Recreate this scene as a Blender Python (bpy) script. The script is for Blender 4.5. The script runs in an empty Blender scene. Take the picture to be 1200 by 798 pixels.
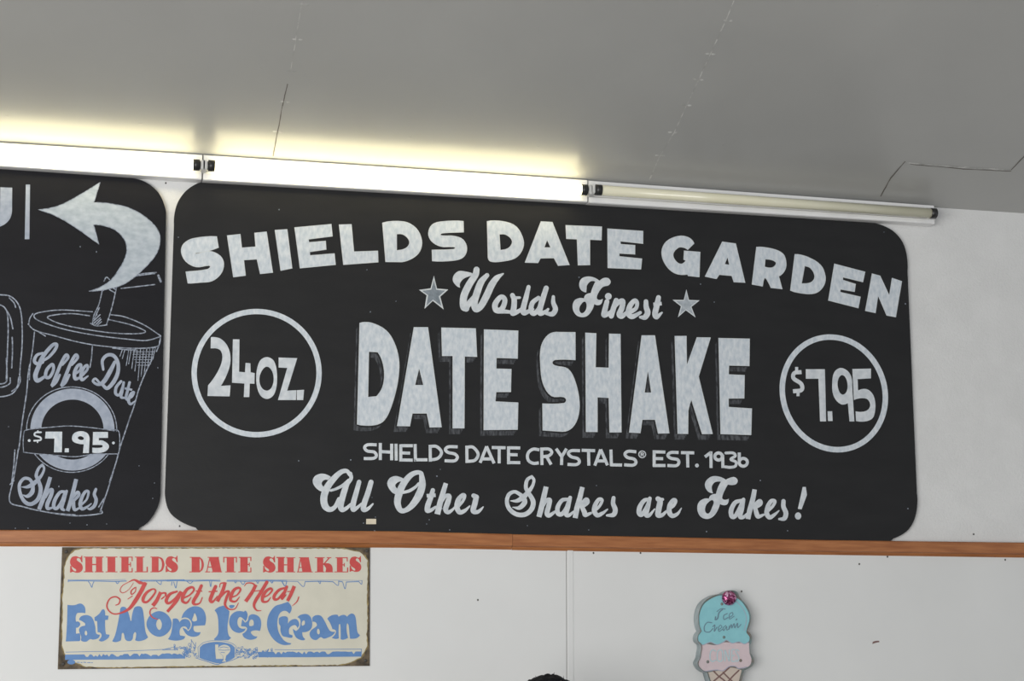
import bpy, bmesh, math, random
import numpy as np
from mathutils import Vector, Matrix
from mathutils.geometry import tessellate_polygon

SC = bpy.context.scene
COL = SC.collection
rnd = random.Random(7)

# ------------------------------------------------------------------ camera, world, light, exposure
FPX = 2080.0                      # focal length in pixels of the 1200 px wide frame
EYE = 1.75                        # camera height above the floor
DIST = 5.4                        # camera to front wall
_X = np.array([8900., 386., FPX]); _X /= np.linalg.norm(_X)
_Z = np.array([33., -11970., FPX]); _Z -= _X * (_Z @ _X); _Z /= np.linalg.norm(_Z)
_Y = np.cross(_Z, _X)
ROT = np.array([_X, _Y, _Z])      # camera frame (right, down, forward) -> room frame

cam_d = bpy.data.cameras.new('camera'); cam = bpy.data.objects.new('camera', cam_d); COL.objects.link(cam)
cam_d.sensor_width = 36; cam_d.lens = 36 * FPX / 1200; cam_d.clip_end = 60
right, up, back = ROT @ [1, 0, 0], ROT @ [0, -1, 0], ROT @ [0, 0, -1]
cam.matrix_world = Matrix(((right[0], up[0], back[0], 0), (right[1], up[1], back[1], 0), (right[2], up[2], back[2], EYE), (0, 0, 0, 1)))
SC.camera = cam
SC.view_settings.view_transform = 'Standard'; SC.view_settings.look = 'None'
SC.view_settings.gamma = 1; SC.view_settings.use_curve_mapping = False
SC.view_settings.exposure = 0.0

world = bpy.data.worlds.new('daylight'); SC.world = world; world.use_nodes = True
bgn = world.node_tree.nodes['Background']
bgn.inputs[0].default_value = (0.93, 0.965, 1.0, 1); bgn.inputs[1].default_value = 0.62

def area(name, loc, target, sx, sy, power, color):
    l = bpy.data.lights.new(name, 'AREA'); l.shape = 'RECTANGLE'; l.size = sx; l.size_y = sy; l.energy = power; l.color = color
    o = bpy.data.objects.new(name, l); COL.objects.link(o); o.location = loc
    o.rotation_euler = (Vector(target) - Vector(loc)).to_track_quat('-Z', 'Y').to_euler()
    return o
area('shopfront_window_light', (-3.0, -0.6, 1.6), (0.6, 5.4, 2.2), 4.6, 2.4, 280, (1.0, 0.99, 0.965))

TUBE_POWER = 7.8

# ------------------------------------------------------------------ pixels of the photo -> points in the room
def W(px, py, d=0.0):
    """point where the sight line of a photo pixel meets the plane d metres in front of the front wall"""
    r = ROT @ np.array([px - 600.0, py - 399.0, FPX])
    t = (DIST - d) / r[1]
    return Vector((r[0] * t, r[1] * t, r[2] * t + EYE))

# ------------------------------------------------------------------ materials
def mat(name, col, rough=0.6, spec=0.5, metal=0.0, col2=None, scale=20, detail=4, stretch=(1, 1, 1), lo=0.35, hi=0.65, bump=0.0, emit=None, bscale=None):
    m = bpy.data.materials.new(name); m.use_nodes = True
    nt = m.node_tree; b = nt.nodes['Principled BSDF']
    b.inputs['Roughness'].default_value = rough; b.inputs['Metallic'].default_value = metal
    b.inputs['Specular IOR Level'].default_value = spec
    tc = nt.nodes.new('ShaderNodeTexCoord'); mp = nt.nodes.new('ShaderNodeMapping')
    mp.inputs['Scale'].default_value = stretch; nt.links.new(tc.outputs['Object'], mp.inputs[0])
    n = nt.nodes.new('ShaderNodeTexNoise'); n.inputs['Scale'].default_value = scale; n.inputs['Detail'].default_value = detail
    nt.links.new(mp.outputs[0], n.inputs['Vector'])
    r = nt.nodes.new('ShaderNodeValToRGB')
    r.color_ramp.elements[0].position = lo; r.color_ramp.elements[1].position = hi
    r.color_ramp.elements[0].color = (*(col2 or [c * 0.93 for c in col]), 1); r.color_ramp.elements[1].color = (*col, 1)
    nt.links.new(n.outputs['Fac'], r.inputs[0]); nt.links.new(r.outputs[0], b.inputs['Base Color'])
    if bump:
        bn = nt.nodes.new('ShaderNodeBump'); bn.inputs['Strength'].default_value = bump; bn.inputs['Distance'].default_value = 0.01
        src = n
        if bscale:
            src = nt.nodes.new('ShaderNodeTexNoise'); src.inputs['Scale'].default_value = bscale; nt.links.new(mp.outputs[0], src.inputs['Vector'])
        nt.links.new(src.outputs['Fac'], bn.inputs['Height']); nt.links.new(bn.outputs[0], b.inputs['Normal'])
    if emit:
        b.inputs['Emission Color'].default_value = (*emit[0], 1); b.inputs['Emission Strength'].default_value = emit[1]
    return m

def srgb(r, g, b):
    return tuple((c / 255 / 12.92 if c / 255 <= 0.04045 else ((c / 255 + 0.055) / 1.055) ** 2.4) for c in (r, g, b))

M = dict(
    wall=mat('white_fibreboard_paint', (0.74, 0.74, 0.735), 0.75, 0.3, col2=(0.70, 0.70, 0.695), scale=9, bump=0.15, bscale=160),
    panel=mat('white_panel_laminate', (0.74, 0.745, 0.74), 0.5, 0.4, col2=(0.71, 0.715, 0.71), scale=3, bump=0.02),
    ceiling=mat('grey_ceiling_gloss_paint', (0.42, 0.42, 0.408), 0.30, 0.55, col2=(0.40, 0.40, 0.39), scale=2.5, bump=0.05, bscale=24),
    seam=mat('ceiling_seam_filler', (0.62, 0.62, 0.60), 0.6, 0.3, col2=(0.40, 0.40, 0.39), scale=30, detail=6, lo=0.42, hi=0.6),
    crack=mat('dark_crack', (0.17, 0.155, 0.14), 0.8, 0.2, scale=40),
    floor=mat('worn_floor', (0.34, 0.32, 0.29), 0.6, 0.3, scale=3),
    board=mat('black_board_paint', (0.0155, 0.0155, 0.0165), 0.45, 0.28, col2=(0.0125, 0.0125, 0.0135), scale=6, bump=0.03, bscale=60, stretch=(1, 1, 3)),
    board2=mat('bluish_black_board_paint', (0.0105, 0.0105, 0.0135), 0.5, 0.18, col2=(0.0085, 0.0085, 0.011), scale=6, bump=0.03, bscale=60, stretch=(1, 1, 3)),
    paint=mat('white_brushed_lettering_paint', (0.69, 0.725, 0.76), 0.7, 0.2, col2=(0.51, 0.57, 0.63), scale=58, detail=6, stretch=(1.6, 1, 0.8), lo=0.33, hi=0.66),
    rim=mat('white_paint_rim', (0.66, 0.69, 0.71), 0.7, 0.2, col2=(0.56, 0.60, 0.63), scale=40),
    script=mat('white_script_paint', (0.68, 0.71, 0.74), 0.7, 0.2, col2=(0.54, 0.58, 0.62), scale=45),
    thin=mat('thin_bluish_white_paint', (0.39, 0.43, 0.51), 0.7, 0.2, col2=(0.30, 0.34, 0.42), scale=45, detail=5),
    paint2=mat('greyer_brushed_paint', (0.50, 0.55, 0.60), 0.7, 0.2, col2=(0.36, 0.41, 0.47), scale=34, detail=6, stretch=(1.0, 1, 1.6), lo=0.33, hi=0.66),
    line=mat('thin_drawn_chalk_line', (0.36, 0.40, 0.48), 0.8, 0.1, col2=(0.16, 0.18, 0.22), scale=110, detail=5, lo=0.38, hi=0.58),
    star=mat('grey_star_paint', (0.26, 0.30, 0.34), 0.7, 0.2, col2=(0.17, 0.20, 0.23), scale=70),
    star2=mat('pale_star_paint', (0.46, 0.50, 0.54), 0.7, 0.2, col2=(0.34, 0.38, 0.42), scale=70),
    shade=mat('grey_drop_shade_paint', (0.10, 0.105, 0.115), 0.8, 0.1, col2=(0.035, 0.036, 0.04), scale=70, detail=5, stretch=(1.8, 1, 0.6), lo=0.38, hi=0.62),
    wood=mat('varnished_pine', srgb(176, 114, 67), 0.38, 0.5, col2=srgb(148, 88, 46), scale=7, detail=6, stretch=(1.4, 6, 16), lo=0.3, hi=0.7),
    white=mat('white_enamelled_steel', (0.86, 0.86, 0.865), 0.35, 0.5, scale=8),
    holder=mat('white_plastic_lamp_holder', (0.7, 0.7, 0.68), 0.4, 0.5, scale=8),
    cap=mat('blackened_tube_end', (0.02, 0.02, 0.02), 0.35, 0.5, scale=40),
    lit=mat('lit_fluorescent_glass', (0.9, 0.9, 0.85), 0.3, 0.5, scale=8, emit=((1.0, 0.885, 0.53), TUBE_POWER)),
    unlit=mat('yellowed_unlit_glass', (0.80, 0.77, 0.60), 0.2, 0.6, col2=(0.76, 0.73, 0.55), scale=8),
    cream=mat('cream_enamel', (0.66, 0.635, 0.535), 0.45, 0.4, col2=(0.61, 0.59, 0.495), scale=14, detail=6),
    rust=mat('rusted_tin', (0.17, 0.13, 0.085), 0.8, 0.3, col2=(0.055, 0.045, 0.035), scale=45, detail=6, bump=0.2),
    stain=mat('ochre_stain', (0.36, 0.28, 0.12), 0.7, 0.3, col2=(0.20, 0.15, 0.07), scale=60, detail=6),
    red=mat('red_print', srgb(204, 84, 82), 0.5, 0.3, col2=srgb(196, 76, 75), scale=40),
    blue=mat('blue_print', srgb(102, 141, 192), 0.5, 0.3, col2=srgb(95, 134, 186), scale=40),
    nail=mat('dark_nail_head', (0.05, 0.045, 0.04), 0.5, 0.5, scale=60),
    tape=mat('ivory_tape', (0.72, 0.64, 0.50), 0.6, 0.3, scale=50),
    galv=mat('galvanised_tin', (0.33, 0.39, 0.41), 0.4, 0.5, metal=0.0, col2=(0.20, 0.25, 0.265), scale=30),
    teal=mat('worn_teal_rim', (0.16, 0.23, 0.23), 0.5, 0.4, col2=(0.20, 0.16, 0.13), scale=40, detail=5),
    scoop=mat('turquoise_scoop_print', (0.275, 0.59, 0.645), 0.5, 0.3, col2=(0.25, 0.55, 0.61), scale=40),
    pink=mat('pale_pink_scoop_print', (0.68, 0.565, 0.59), 0.5, 0.3, col2=(0.64, 0.53, 0.56), scale=40),
    cone=mat('wafer_cone_print', (0.62, 0.53, 0.46), 0.5, 0.3, scale=40),
    brown=mat('brown_print', (0.22, 0.13, 0.12), 0.6, 0.3, scale=60),
    purple=mat('slate_print', (0.16, 0.26, 0.33), 0.6, 0.3, scale=90),
    lav=mat('lavender_edge_print', (0.42, 0.42, 0.53), 0.6, 0.3, scale=90),
    paleb=mat('pale_blue_print', (0.50, 0.66, 0.70), 0.6, 0.3, scale=90),
    hair=mat('black_hair', (0.008, 0.009, 0.012), 0.7, 0.15, scale=60, bump=0.3),
    skin=mat('skin', (0.50, 0.31, 0.22), 0.5, 0.4, scale=20),
    shirt=mat('dark_shirt', (0.05, 0.055, 0.07), 0.8, 0.2, scale=60),
    trousers=mat('dark_trousers', (0.03, 0.03, 0.035), 0.8, 0.2, scale=60),
    eye=mat('eye_white', (0.7, 0.68, 0.65), 0.3, 0.5, scale=60), iris=mat('iris', (0.03, 0.02, 0.015), 0.2, 0.5, scale=60),
)
def glitter():
    m = bpy.data.materials.new('pink_glitter'); m.use_nodes = True; nt = m.node_tree; b = nt.nodes['Principled BSDF']
    tc = nt.nodes.new('ShaderNodeTexCoord'); v = nt.nodes.new('ShaderNodeTexVoronoi'); v.inputs['Scale'].default_value = 190
    nt.links.new(tc.outputs['Object'], v.inputs['Vector'])
    r = nt.nodes.new('ShaderNodeValToRGB'); e = r.color_ramp.elements
    e[0].position = 0.0; e[0].color = (0.10, 0.015, 0.05, 1); e[1].position = 1.0; e[1].color = (0.85, 0.55, 0.75, 1)
    x = e.new(0.45); x.color = (0.28, 0.05, 0.14, 1); x = e.new(0.75); x.color = (0.55, 0.16, 0.33, 1)
    s = nt.nodes.new('ShaderNodeSeparateColor'); nt.links.new(v.outputs['Color'], s.inputs[0]); nt.links.new(s.outputs[0], r.inputs[0])
    nt.links.new(r.outputs[0], b.inputs['Base Color']); b.inputs['Roughness'].default_value = 0.25; b.inputs['Metallic'].default_value = 0.6
    return m
M['glitter'] = glitter()

# ------------------------------------------------------------------ object helpers
ORG = {}
def tag(o, label=None, cat=None, group=None, kind=None):
    for k, v in (('label', label), ('category', cat), ('group', group), ('kind', kind)):
        if v: o[k] = v
    return o
def thing(name, loc, label, cat, group=None):
    o = bpy.data.objects.new(name, None); o.empty_display_size = 0.1; COL.objects.link(o); o.location = loc
    ORG[o.name] = Vector(loc)
    return tag(o, label, cat, group)
def link(name, me, material, parent=None, label=None):
    """link a mesh given in room coordinates as one object under parent"""
    mats = material if isinstance(material, (list, tuple)) else [material]
    for m in mats: me.materials.append(m)
    o = bpy.data.objects.new(name, me); COL.objects.link(o)
    if parent is not None:
        off = ORG[parent.name]; me.transform(Matrix.Translation(-off)); o.parent = parent; ORG[o.name] = off
    else:
        n = len(me.vertices); xs = [v.co for v in me.vertices]
        lo = Vector((min(v.x for v in xs), min(v.y for v in xs), min(v.z for v in xs))); hi = Vector((max(v.x for v in xs), max(v.y for v in xs), max(v.z for v in xs)))
        base = Vector(((lo.x + hi.x) / 2, (lo.y + hi.y) / 2, lo.z)); me.transform(Matrix.Translation(-base)); o.location = base; ORG[o.name] = base
    if label: o['label'] = label
    return o

def toks(s):
    return s.split()
def outline(F, s, n=6):
    """closed outline: 'x,y' is a corner, 'x,y~' a smooth point; returned in photo pixels"""
    ox, oy, k = F; P = []
    for t in toks(s):
        sm = t.endswith('~'); x, y = t.rstrip('~').split(',')
        P.append((ox + float(x) / k, oy + float(y) / k, sm))
    out = []; N = len(P)
    for i in range(N):
        p0, p1, p2, p3 = P[i - 1], P[i], P[(i + 1) % N], P[(i + 2) % N]
        if not p1[2] and not p2[2]:
            out.append(p1[:2]); continue
        dx, dy = p2[0] - p1[0], p2[1] - p1[1]; L = math.hypot(dx, dy)
        def tang(a, b, c, sm):
            if not sm: return None
            tx, ty = c[0] - a[0], c[1] - a[1]; l = math.hypot(tx, ty) or 1
            return tx / l * L, ty / l * L
        t1 = tang(p0, p1, p2, p1[2]); t2 = tang(p1, p2, p3, p2[2])
        if t1 is None: t1 = (2 * dx - t2[0], 2 * dy - t2[1]); t1 = (t1[0] * 0.75, t1[1] * 0.75)
        if t2 is None: t2 = (2 * dx - t1[0], 2 * dy - t1[1]); t2 = (t2[0] * 0.75, t2[1] * 0.75)
        for j in range(n):
            u = j / n; h1 = 2*u**3-3*u*u+1; h2 = u**3-2*u*u+u; h3 = -2*u**3+3*u*u; h4 = u**3-u*u
            out.append((h1*p1[0]+h2*t1[0]+h3*p2[0]+h4*t2[0], h1*p1[1]+h2*t1[1]+h3*p2[1]+h4*t2[1]))
    return out

class Art:
    """flat painted shapes on a plane d metres in front of the wall, collected as one mesh"""
    def __init__(s, d, F=(0, 0, 1)):
        s.d = d; s.F = F; s.v = []; s.f = []; s.k = 0; s.wk = 1.0
    def _d(s):
        s.k = (s.k + 1) % 40; return s.d + s.k * 5e-6
    def loops(s, loops, off=(0, 0)):
        d = s._d(); base = len(s.v)
        flat = [p for l in loops for p in l]
        tris = tessellate_polygon([[Vector((p[0], p[1], 0)) for p in l] for l in loops])
        s.v += [W(p[0] + off[0], p[1] + off[1], d) for p in flat]
        for t in tris:
            a, b, c = (flat[i] for i in t)
            ar = (b[0]-a[0])*(c[1]-a[1]) - (b[1]-a[1])*(c[0]-a[0])
            t = tuple(base + i for i in t)
            s.f.append(t if ar < 0 else t[::-1])
        return s
    def poly(s, *ol, off=(0, 0)):
        return s.loops([outline(s.F, o) for o in ol], off)
    def stroke_px(s, P, closed=False, butt=False, smooth=True):
        """P: list of (x, y, width) in photo pixels"""
        N = len(P); S = []
        if smooth and N > 2:
            rng = range(N) if closed else range(N - 1)
            for i in rng:
                p1, p2 = P[i], P[(i + 1) % N]
                p0 = P[i - 1] if (closed or i > 0) else tuple(2*a-b for a, b in zip(p1, p2))
                p3 = P[(i + 2) % N] if (closed or i + 2 < N) else tuple(2*b-a for a, b in zip(p1, p2))
                n = 7
                for j in range(n):
                    u = j / n
                    S.append(tuple(0.5*((2*b)+(-a+c)*u+(2*a-5*b+4*c-e)*u*u+(-a+3*b-3*c+e)*u**3) for a, b, c, e in zip(p0[:2], p1[:2], p2[:2], p3[:2])) + (p1[2]*(1-u)+p2[2]*u,))
            if not closed: S.append(P[-1])
        else:
            S = list(P)
        n = len(S); Lf, Rt = [], []
        for i in range(n):
            a = S[i - 1] if (i > 0 or closed) else S[i]; b = S[(i + 1) % n] if (i < n - 1 or closed) else S[i]
            tx, ty = b[0]-a[0], b[1]-a[1]; l = math.hypot(tx, ty) or 1; nx, ny = -ty/l, tx/l; h = S[i][2] / 2
            Lf.append((S[i][0]+nx*h, S[i][1]+ny*h)); Rt.append((S[i][0]-nx*h, S[i][1]-ny*h))
        d = s._d(); base = len(s.v); dd = min(6e-6, 3e-4 / n)     # each brush stroke builds up as it crosses itself
        for i, (a, b) in enumerate(zip(Lf, Rt)): s.v += [W(*a, d + i*dd), W(*b, d + i*dd)]
        for i in range(n if closed else n - 1):
            j = (i + 1) % n; s.f.append((base+2*i, base+2*i+1, base+2*j+1, base+2*j))
        if not closed and not butt:
            for e, q in ((0, 1), (n - 1, n - 2)):
                c = S[e]; h = c[2] / 2; a0 = math.atan2(c[1]-S[q][1], c[0]-S[q][0]); b0 = len(s.v)
                ring = [(c[0]+h*math.cos(a0+t), c[1]+h*math.sin(a0+t)) for t in [(-0.5 + i/8)*math.pi for i in range(9)]]
                s.v += [W(*p, d + e*dd - 3e-6) for p in ring]; s.f.append(tuple(range(b0, b0 + 9))[::-1])
        return s
    def st(s, txt, w=None, closed=False, butt=False, smooth=True):
        ox, oy, k = s.F; P = []
        for t in toks(txt):
            a = [float(q) for q in t.split(',')]
            P.append((ox + a[0]/k, oy + a[1]/k, (a[2] * s.wk if len(a) > 2 else w) / k))
        return s.stroke_px(P, closed, butt, smooth)
    def ln(s, txt, w):                       # straight butt-ended lines, 'x,y>x,y' each
        for t in toks(txt):
            a, b = t.split('>'); s.st(a + ' ' + b, w, butt=True)
        return s
    def ring(s, cx, cy, rx, ry, w, shear=0, n=28):
        ox, oy, k = s.F
        P = [(ox+(cx+rx*math.cos(a)+shear*ry*math.sin(a))/k, oy+(cy+ry*math.sin(a))/k, w/k) for a in [2*math.pi*i/n for i in range(n)]]
        return s.stroke_px(P, closed=True)
    def disc(s, cx, cy, rx, ry=None, n=16):
        ox, oy, k = s.F; ry = ry or rx
        return s.loops([[(ox+(cx+rx*math.cos(2*math.pi*i/n))/k, oy+(cy+ry*math.sin(2*math.pi*i/n))/k) for i in range(n)]])
    def box(s, x0, y0, x1, y1):
        ox, oy, k = s.F
        return s.loops([[(ox+x0/k, oy+y0/k), (ox+x1/k, oy+y0/k), (ox+x1/k, oy+y1/k), (ox+x0/k, oy+y1/k)]])
    def rim(s, *ol, w=1.0, inset=0.0):       # line along outlines
        for o in ol:
            P = outline(s.F, o, 4); s.stroke_px([(p[0], p[1], w) for p in P], closed=True, smooth=False)
        return s
    def build(s, name, m, parent, label=None):
        me = bpy.data.meshes.new(name); me.from_pydata(s.v, [], s.f); me.update()
        s.v, s.f = [], []
        return link(name, me, m, parent, label)

def slab(name, loop, d_back, d_front, m, parent=None, label=None, bevel=0.0):
    """solid plate from a loop of room points (x, z)"""
    bm = bmesh.new(); yb, yf = DIST - d_back, DIST - d_front
    f = bm.faces.new([bm.verts.new((x, yf, z)) for x, z in loop])
    bm.normal_update()
    if f.normal.y > 0: f.normal_flip()
    r = bmesh.ops.extrude_face_region(bm, geom=[f])
    for v in r['geom']:
        if isinstance(v, bmesh.types.BMVert): v.co.y = yb
    bmesh.ops.recalc_face_normals(bm, faces=bm.faces)
    if bevel:
        e = [e for e in bm.edges if all(abs(v.co.y - yf) < 1e-6 for v in e.verts)]
        bmesh.ops.bevel(bm, geom=e, offset=bevel, segments=2, profile=0.5, affect='EDGES')
    bmesh.ops.triangulate(bm, faces=[f for f in bm.faces if len(f.verts) > 4])
    me = bpy.data.meshes.new(name); bm.to_mesh(me); bm.free()
    return link(name, me, m, parent, label)
def fit(loop):
    return [(x, rail_top(x) + 0.0006 if z - rail_top(x) < 0.008 else min(z, light_bottom(x) - 0.0016)) for x, z in loop]
def dense(loop, step=0.02):
    out = []
    for p, q in zip(loop, loop[1:] + loop[:1]):
        n = max(1, int(math.dist(p, q) / step)); out += [(p[0]+(q[0]-p[0])*i/n, p[1]+(q[1]-p[1])*i/n) for i in range(n)]
    return out
def xz(pts, d): return [(w.x, w.z) for w in (W(p[0], p[1], d) for p in pts)]
def bm_box(bm, lo, hi):
    r = bmesh.ops.create_cube(bm, size=1); c = (Vector(lo) + Vector(hi)) / 2; s = Vector(hi) - Vector(lo)
    for v in r['verts']: v.co = Vector((v.co.x*s.x, v.co.y*s.y, v.co.z*s.z)) + c
    return r['verts']
def mesh_of(name, bm):
    me = bpy.data.meshes.new(name); bm.to_mesh(me); bm.free(); return me
def bm_tube(bm, a, b, r, n=20):
    a, b = Vector(a), Vector(b); ax = (b - a).normalized(); q = ax.to_track_quat('Z', 'Y')
    R0 = [bm.verts.new(a + q @ Vector((r*math.cos(2*math.pi*i/n), r*math.sin(2*math.pi*i/n), 0))) for i in range(n)]
    R1 = [bm.verts.new(b + q @ Vector((r*math.cos(2*math.pi*i/n), r*math.sin(2*math.pi*i/n), 0))) for i in range(n)]
    for i in range(n):
        f = bm.faces.new((R0[i], R0[(i+1) % n], R1[(i+1) % n], R1[i])); f.smooth = True
    bm.faces.new(R0[::-1]); bm.faces.new(R1)

# ------------------------------------------------------------------ the room
CEIL_A = math.radians(18.0)                 # the ceiling rises from the front wall towards the viewer
CORNER = W(1120, 244.8, 0); CZ = CORNER.z
def ceil_pt(px, py, lift=0.0):
    r = ROT @ np.array([px - 600.0, py - 399.0, FPX]); k = math.tan(CEIL_A)
    t = (CZ - EYE + k * DIST) / (r[2] + k * r[1])
    return Vector((r[0]*t, r[1]*t, r[2]*t + EYE - lift))
def ceil_z(y): return CZ + (DIST - y) * math.tan(CEIL_A)

bm = bmesh.new(); bm_box(bm, (-5, DIST, 0), (8, DIST + 0.12, CZ + 0.10)); wall = link('wall_front', mesh_of('wall', bm), M['wall']); tag(wall, kind='structure')
bm = bmesh.new(); bm_box(bm, (-5, -2.4, -0.1), (8, DIST + 0.12, 0)); tag(link('floor', mesh_of('floor', bm), M['floor']), kind='structure')

# ceiling: slab plus filled seams, the crack and the popped nail heads
bm = bmesh.new(); y1 = -2.4
vs = [bm.verts.new(p) for p in ((-5, DIST + 0.12, ceil_z(DIST) ), (8, DIST + 0.12, ceil_z(DIST)), (8, DIST, CZ), (-5, DIST, CZ), (-5, y1, ceil_z(y1)), (8, y1, ceil_z(y1)))]
bm.faces.new((vs[3], vs[2], vs[5], vs[4])); bm.faces.new((vs[0], vs[1], vs[2], vs[3]))
top = [bm.verts.new(v.co + Vector((0, 0, 0.1))) for v in vs]
bm.faces.new((top[4], top[5], top[1], top[0])); bm.faces.new((vs[4], vs[5], top[5], top[4])); bm.faces.new((vs[1], vs[0], top[0], top[1]))
for q in ((0, 3, 4), (5, 2, 1)): bm.faces.new([vs[i] for i in q] + [top[i] for i in q[::-1] if i in (0, 1, 4, 5)])
bmesh.ops.recalc_face_normals(bm, faces=bm.faces)
def ceil_strip(pts, w, mi, lift=0.0007):
    for (a, b) in zip(pts[:-1], pts[1:]):
        n = max(1, int(math.dist(a, b) / 6)); prev = None
        for i in range(n + 1):
            u = i / n; x, y = a[0]+(b[0]-a[0])*u, a[1]+(b[1]-a[1])*u
            dx, dy = b[0]-a[0], b[1]-a[1]; l = math.hypot(dx, dy); j = rnd.uniform(-0.25, 0.25); h = w / 2 * rnd.uniform(0.5, 1.3)
            cur = [bm.verts.new(ceil_pt(x - dy/l*(h+j), y + dx/l*(h+j), lift)), bm.verts.new(ceil_pt(x + dy/l*(h-j), y - dx/l*(h-j), lift))]
            if prev:
                f = bm.faces.new((prev[0], prev[1], cur[1], cur[0])); f.material_index = mi
            prev = cur
def ceil_bump(px, py, w=3.0, h=1.2, mi=0):
    c = ceil_pt(px, py, 0.0015); rx = (ceil_pt(px + w, py) - ceil_pt(px, py)).length; ry = (ceil_pt(px, py + h) - ceil_pt(px, py)).length * 0.8
    t = Vector((0, -math.cos(CEIL_A), math.sin(CEIL_A)))
    cv = bm.verts.new(c); ring = [bm.verts.new(ceil_pt(px, py) + Vector((rx*math.cos(a), 0, 0)) + t*ry*math.sin(a)) for a in [2*math.pi*i/10 for i in range(10)]]
    for i in range(10):
        f = bm.faces.new((cv, ring[(i+1) % 10], ring[i])); f.material_index = mi; f.smooth = True
ceil_strip([(358, -20), (353, 6), (346, 50), (340, 85)], 1.1, 1)
ceil_strip([(337, 98), (331, 124), (320, 183)], 1.2, 2)
ceil_strip([(868, -20), (850, 25), (832, 64), (818, 95), (804, 124), (790, 155), (772, 185), (761, 211)], 1.3, 1)
ceil_strip([(1032, 230), (1044, 208), (1061, 189)], 1.2, 2)
ceil_strip([(1061, 190), (1090, 193), (1130, 196), (1185, 199)], 1.6, 1)
ceil_strip([(1066, 192), (1130, 198), (1185, 200.5)], 0.8, 2)
ceil_strip([(1185, 199), (1200, 183), (1222, 160)], 1.2, 2)
for x, y in ((356, 5), (348, 46), (341, 83), (334, 119), (325, 154), (853, 24), (832, 63), (818, 93), (804, 123), (788, 155), (773, 182)):
    ceil_bump(x - 3, y, 2.6, 1.3, 1); ceil_bump(x + 4, y + 0.6, 2.6, 1.3, 1)
for x, y in ((305, 80), (513, 57), (524, 20), (480, 161), (490, 131), (576, 106), (165, 145), (1027, 6), (1007, 43), (981, 86), (959, 123), (1178, 15), (1153, 52), (1124, 93), (1099, 130), (1074, 165), (914, 199), (846, 170), (955, 203), (927, 219), (630, 172), (8, 136), (200, 60), (150, 25), (60, 40), (700, 40), (670, 90), (640, 125)):
    ceil_bump(x, y, 2.4, 1.1, 0)
ceilo = link('ceiling', mesh_of('ceiling', bm), [M['ceiling'], M['seam'], M['crack']]); tag(ceilo, kind='structure')

# lower wall panels with a seam and its cover strip
zr = W(600, 640, 0).z
xs = W(664, 700, 0.006).x
pa, pb = W(0, 634, 0.006), W(1200, 646, 0.006)     # the panels end behind the rail, which slants a little
def panel_top(x): return pa.z + (pb.z - pa.z) * (x - pa.x) / (pb.x - pa.x)
def plain(name, x0, x1, z0, z1, d0, d1, m, parent, bev=0.0):
    return slab(name, [(x0, z0), (x1, z0), (x1, panel_top(x1)), (x0, panel_top(x0))], d0, d1, m, parent, bevel=bev)
tag(plain('wall_panel', -5, xs - 0.0011, 0.001, zr + 0.012, -0.001, 0.006, M['panel'], wall), kind='structure')
tag(plain('wall_panel', xs + 0.0011, 8, 0.001, zr + 0.012, -0.001, 0.006, M['panel'], wall), kind='structure')
plain('seam_shadow_gap', xs - 0.0011, xs + 0.0011, 0.001, zr + 0.012, -0.001, 0.002, M['crack'], wall)
plain('seam_cover_strip', xs + 0.003, xs + 0.0215, 0.001, zr + 0.004, 0.0055, 0.0076, M['panel'], wall, bev=0.001)
for px, py, d in ((194.3, 214.5, 0.0), (210.5, 616.5, 0.0), (695.5, 648, 0.006), (750.6, 648, 0.006), (1040, 652.4, 0.006), (1178, 656, 0.006), (1007, 661, 0.006), (869, 693, 0.006), (1141, 626, 0), (560, 703, 0.006)):
    a = Art(d + 0.0006); a.disc(px, py, 1.0, 1.2, 10)
    a.build('nail_head', M['nail'], wall)
a = Art(0.0067); a.F = (960, 580, 3.6625); a.poly('228,640 230,630 245,626~ 258,626 258,632 245,634~')
a.build('scratch_mark', M['brown'], wall)

# varnished rail under the boards, in two lengths
RAILZ = []
def rail(name, tops, bots):
    D_ = 0.022; T_ = [W(*p, D_) for p in tops]; B_ = [W(*p, D_) for p in bots]
    bm = bmesh.new(); prof = []
    for T, B in zip(T_, B_):
        h = T.z - B.z; RAILZ.append((T.x, T.z))
        prof.append([bm.verts.new((T.x, DIST - dd, B.z + h*u)) for dd, u in ((0.006, 1.0), (D_-0.003, 1.0), (D_, 0.94), (D_, 0.27), (D_-0.004, 0.22), (D_-0.009, 0.20), (D_-0.009, 0.16), (D_-0.016, 0.0), (0.006, 0.0))])
    n = len(prof[0])
    for A_, C_ in zip(prof[:-1], prof[1:]):
        for i in range(n): bm.faces.new((A_[i], C_[i], C_[(i+1) % n], A_[(i+1) % n]))
    bm.faces.new(prof[0][::-1]); bm.faces.new(prof[-1]); bmesh.ops.recalc_face_normals(bm, faces=bm.faces)
    return tag(link(name, mesh_of(name, bm), M['wood']), kind='structure')
rail('trim_1', [(-800, 616), (0, 621), (350, 621.7), (470, 622.6), (600.6, 625.8)], [(-800, 636), (0, 640), (350, 640.9), (470, 641.6), (600.6, 643.9)])
rail('trim_2', [(601, 626), (960, 632.8), (1300, 637.0), (2300, 651)], [(601, 644.3), (960, 649.8), (1300, 654.6), (2300, 665.5)])
def rail_top(x):
    for (a, za), (b, zb_) in zip(RAILZ[:-1], RAILZ[1:]):
        if a <= x <= b: return za + (zb_ - za) * (x - a) / max(b - a, 1e-9)
    return RAILZ[0][1] if x < RAILZ[0][0] else RAILZ[-1][1]

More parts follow.
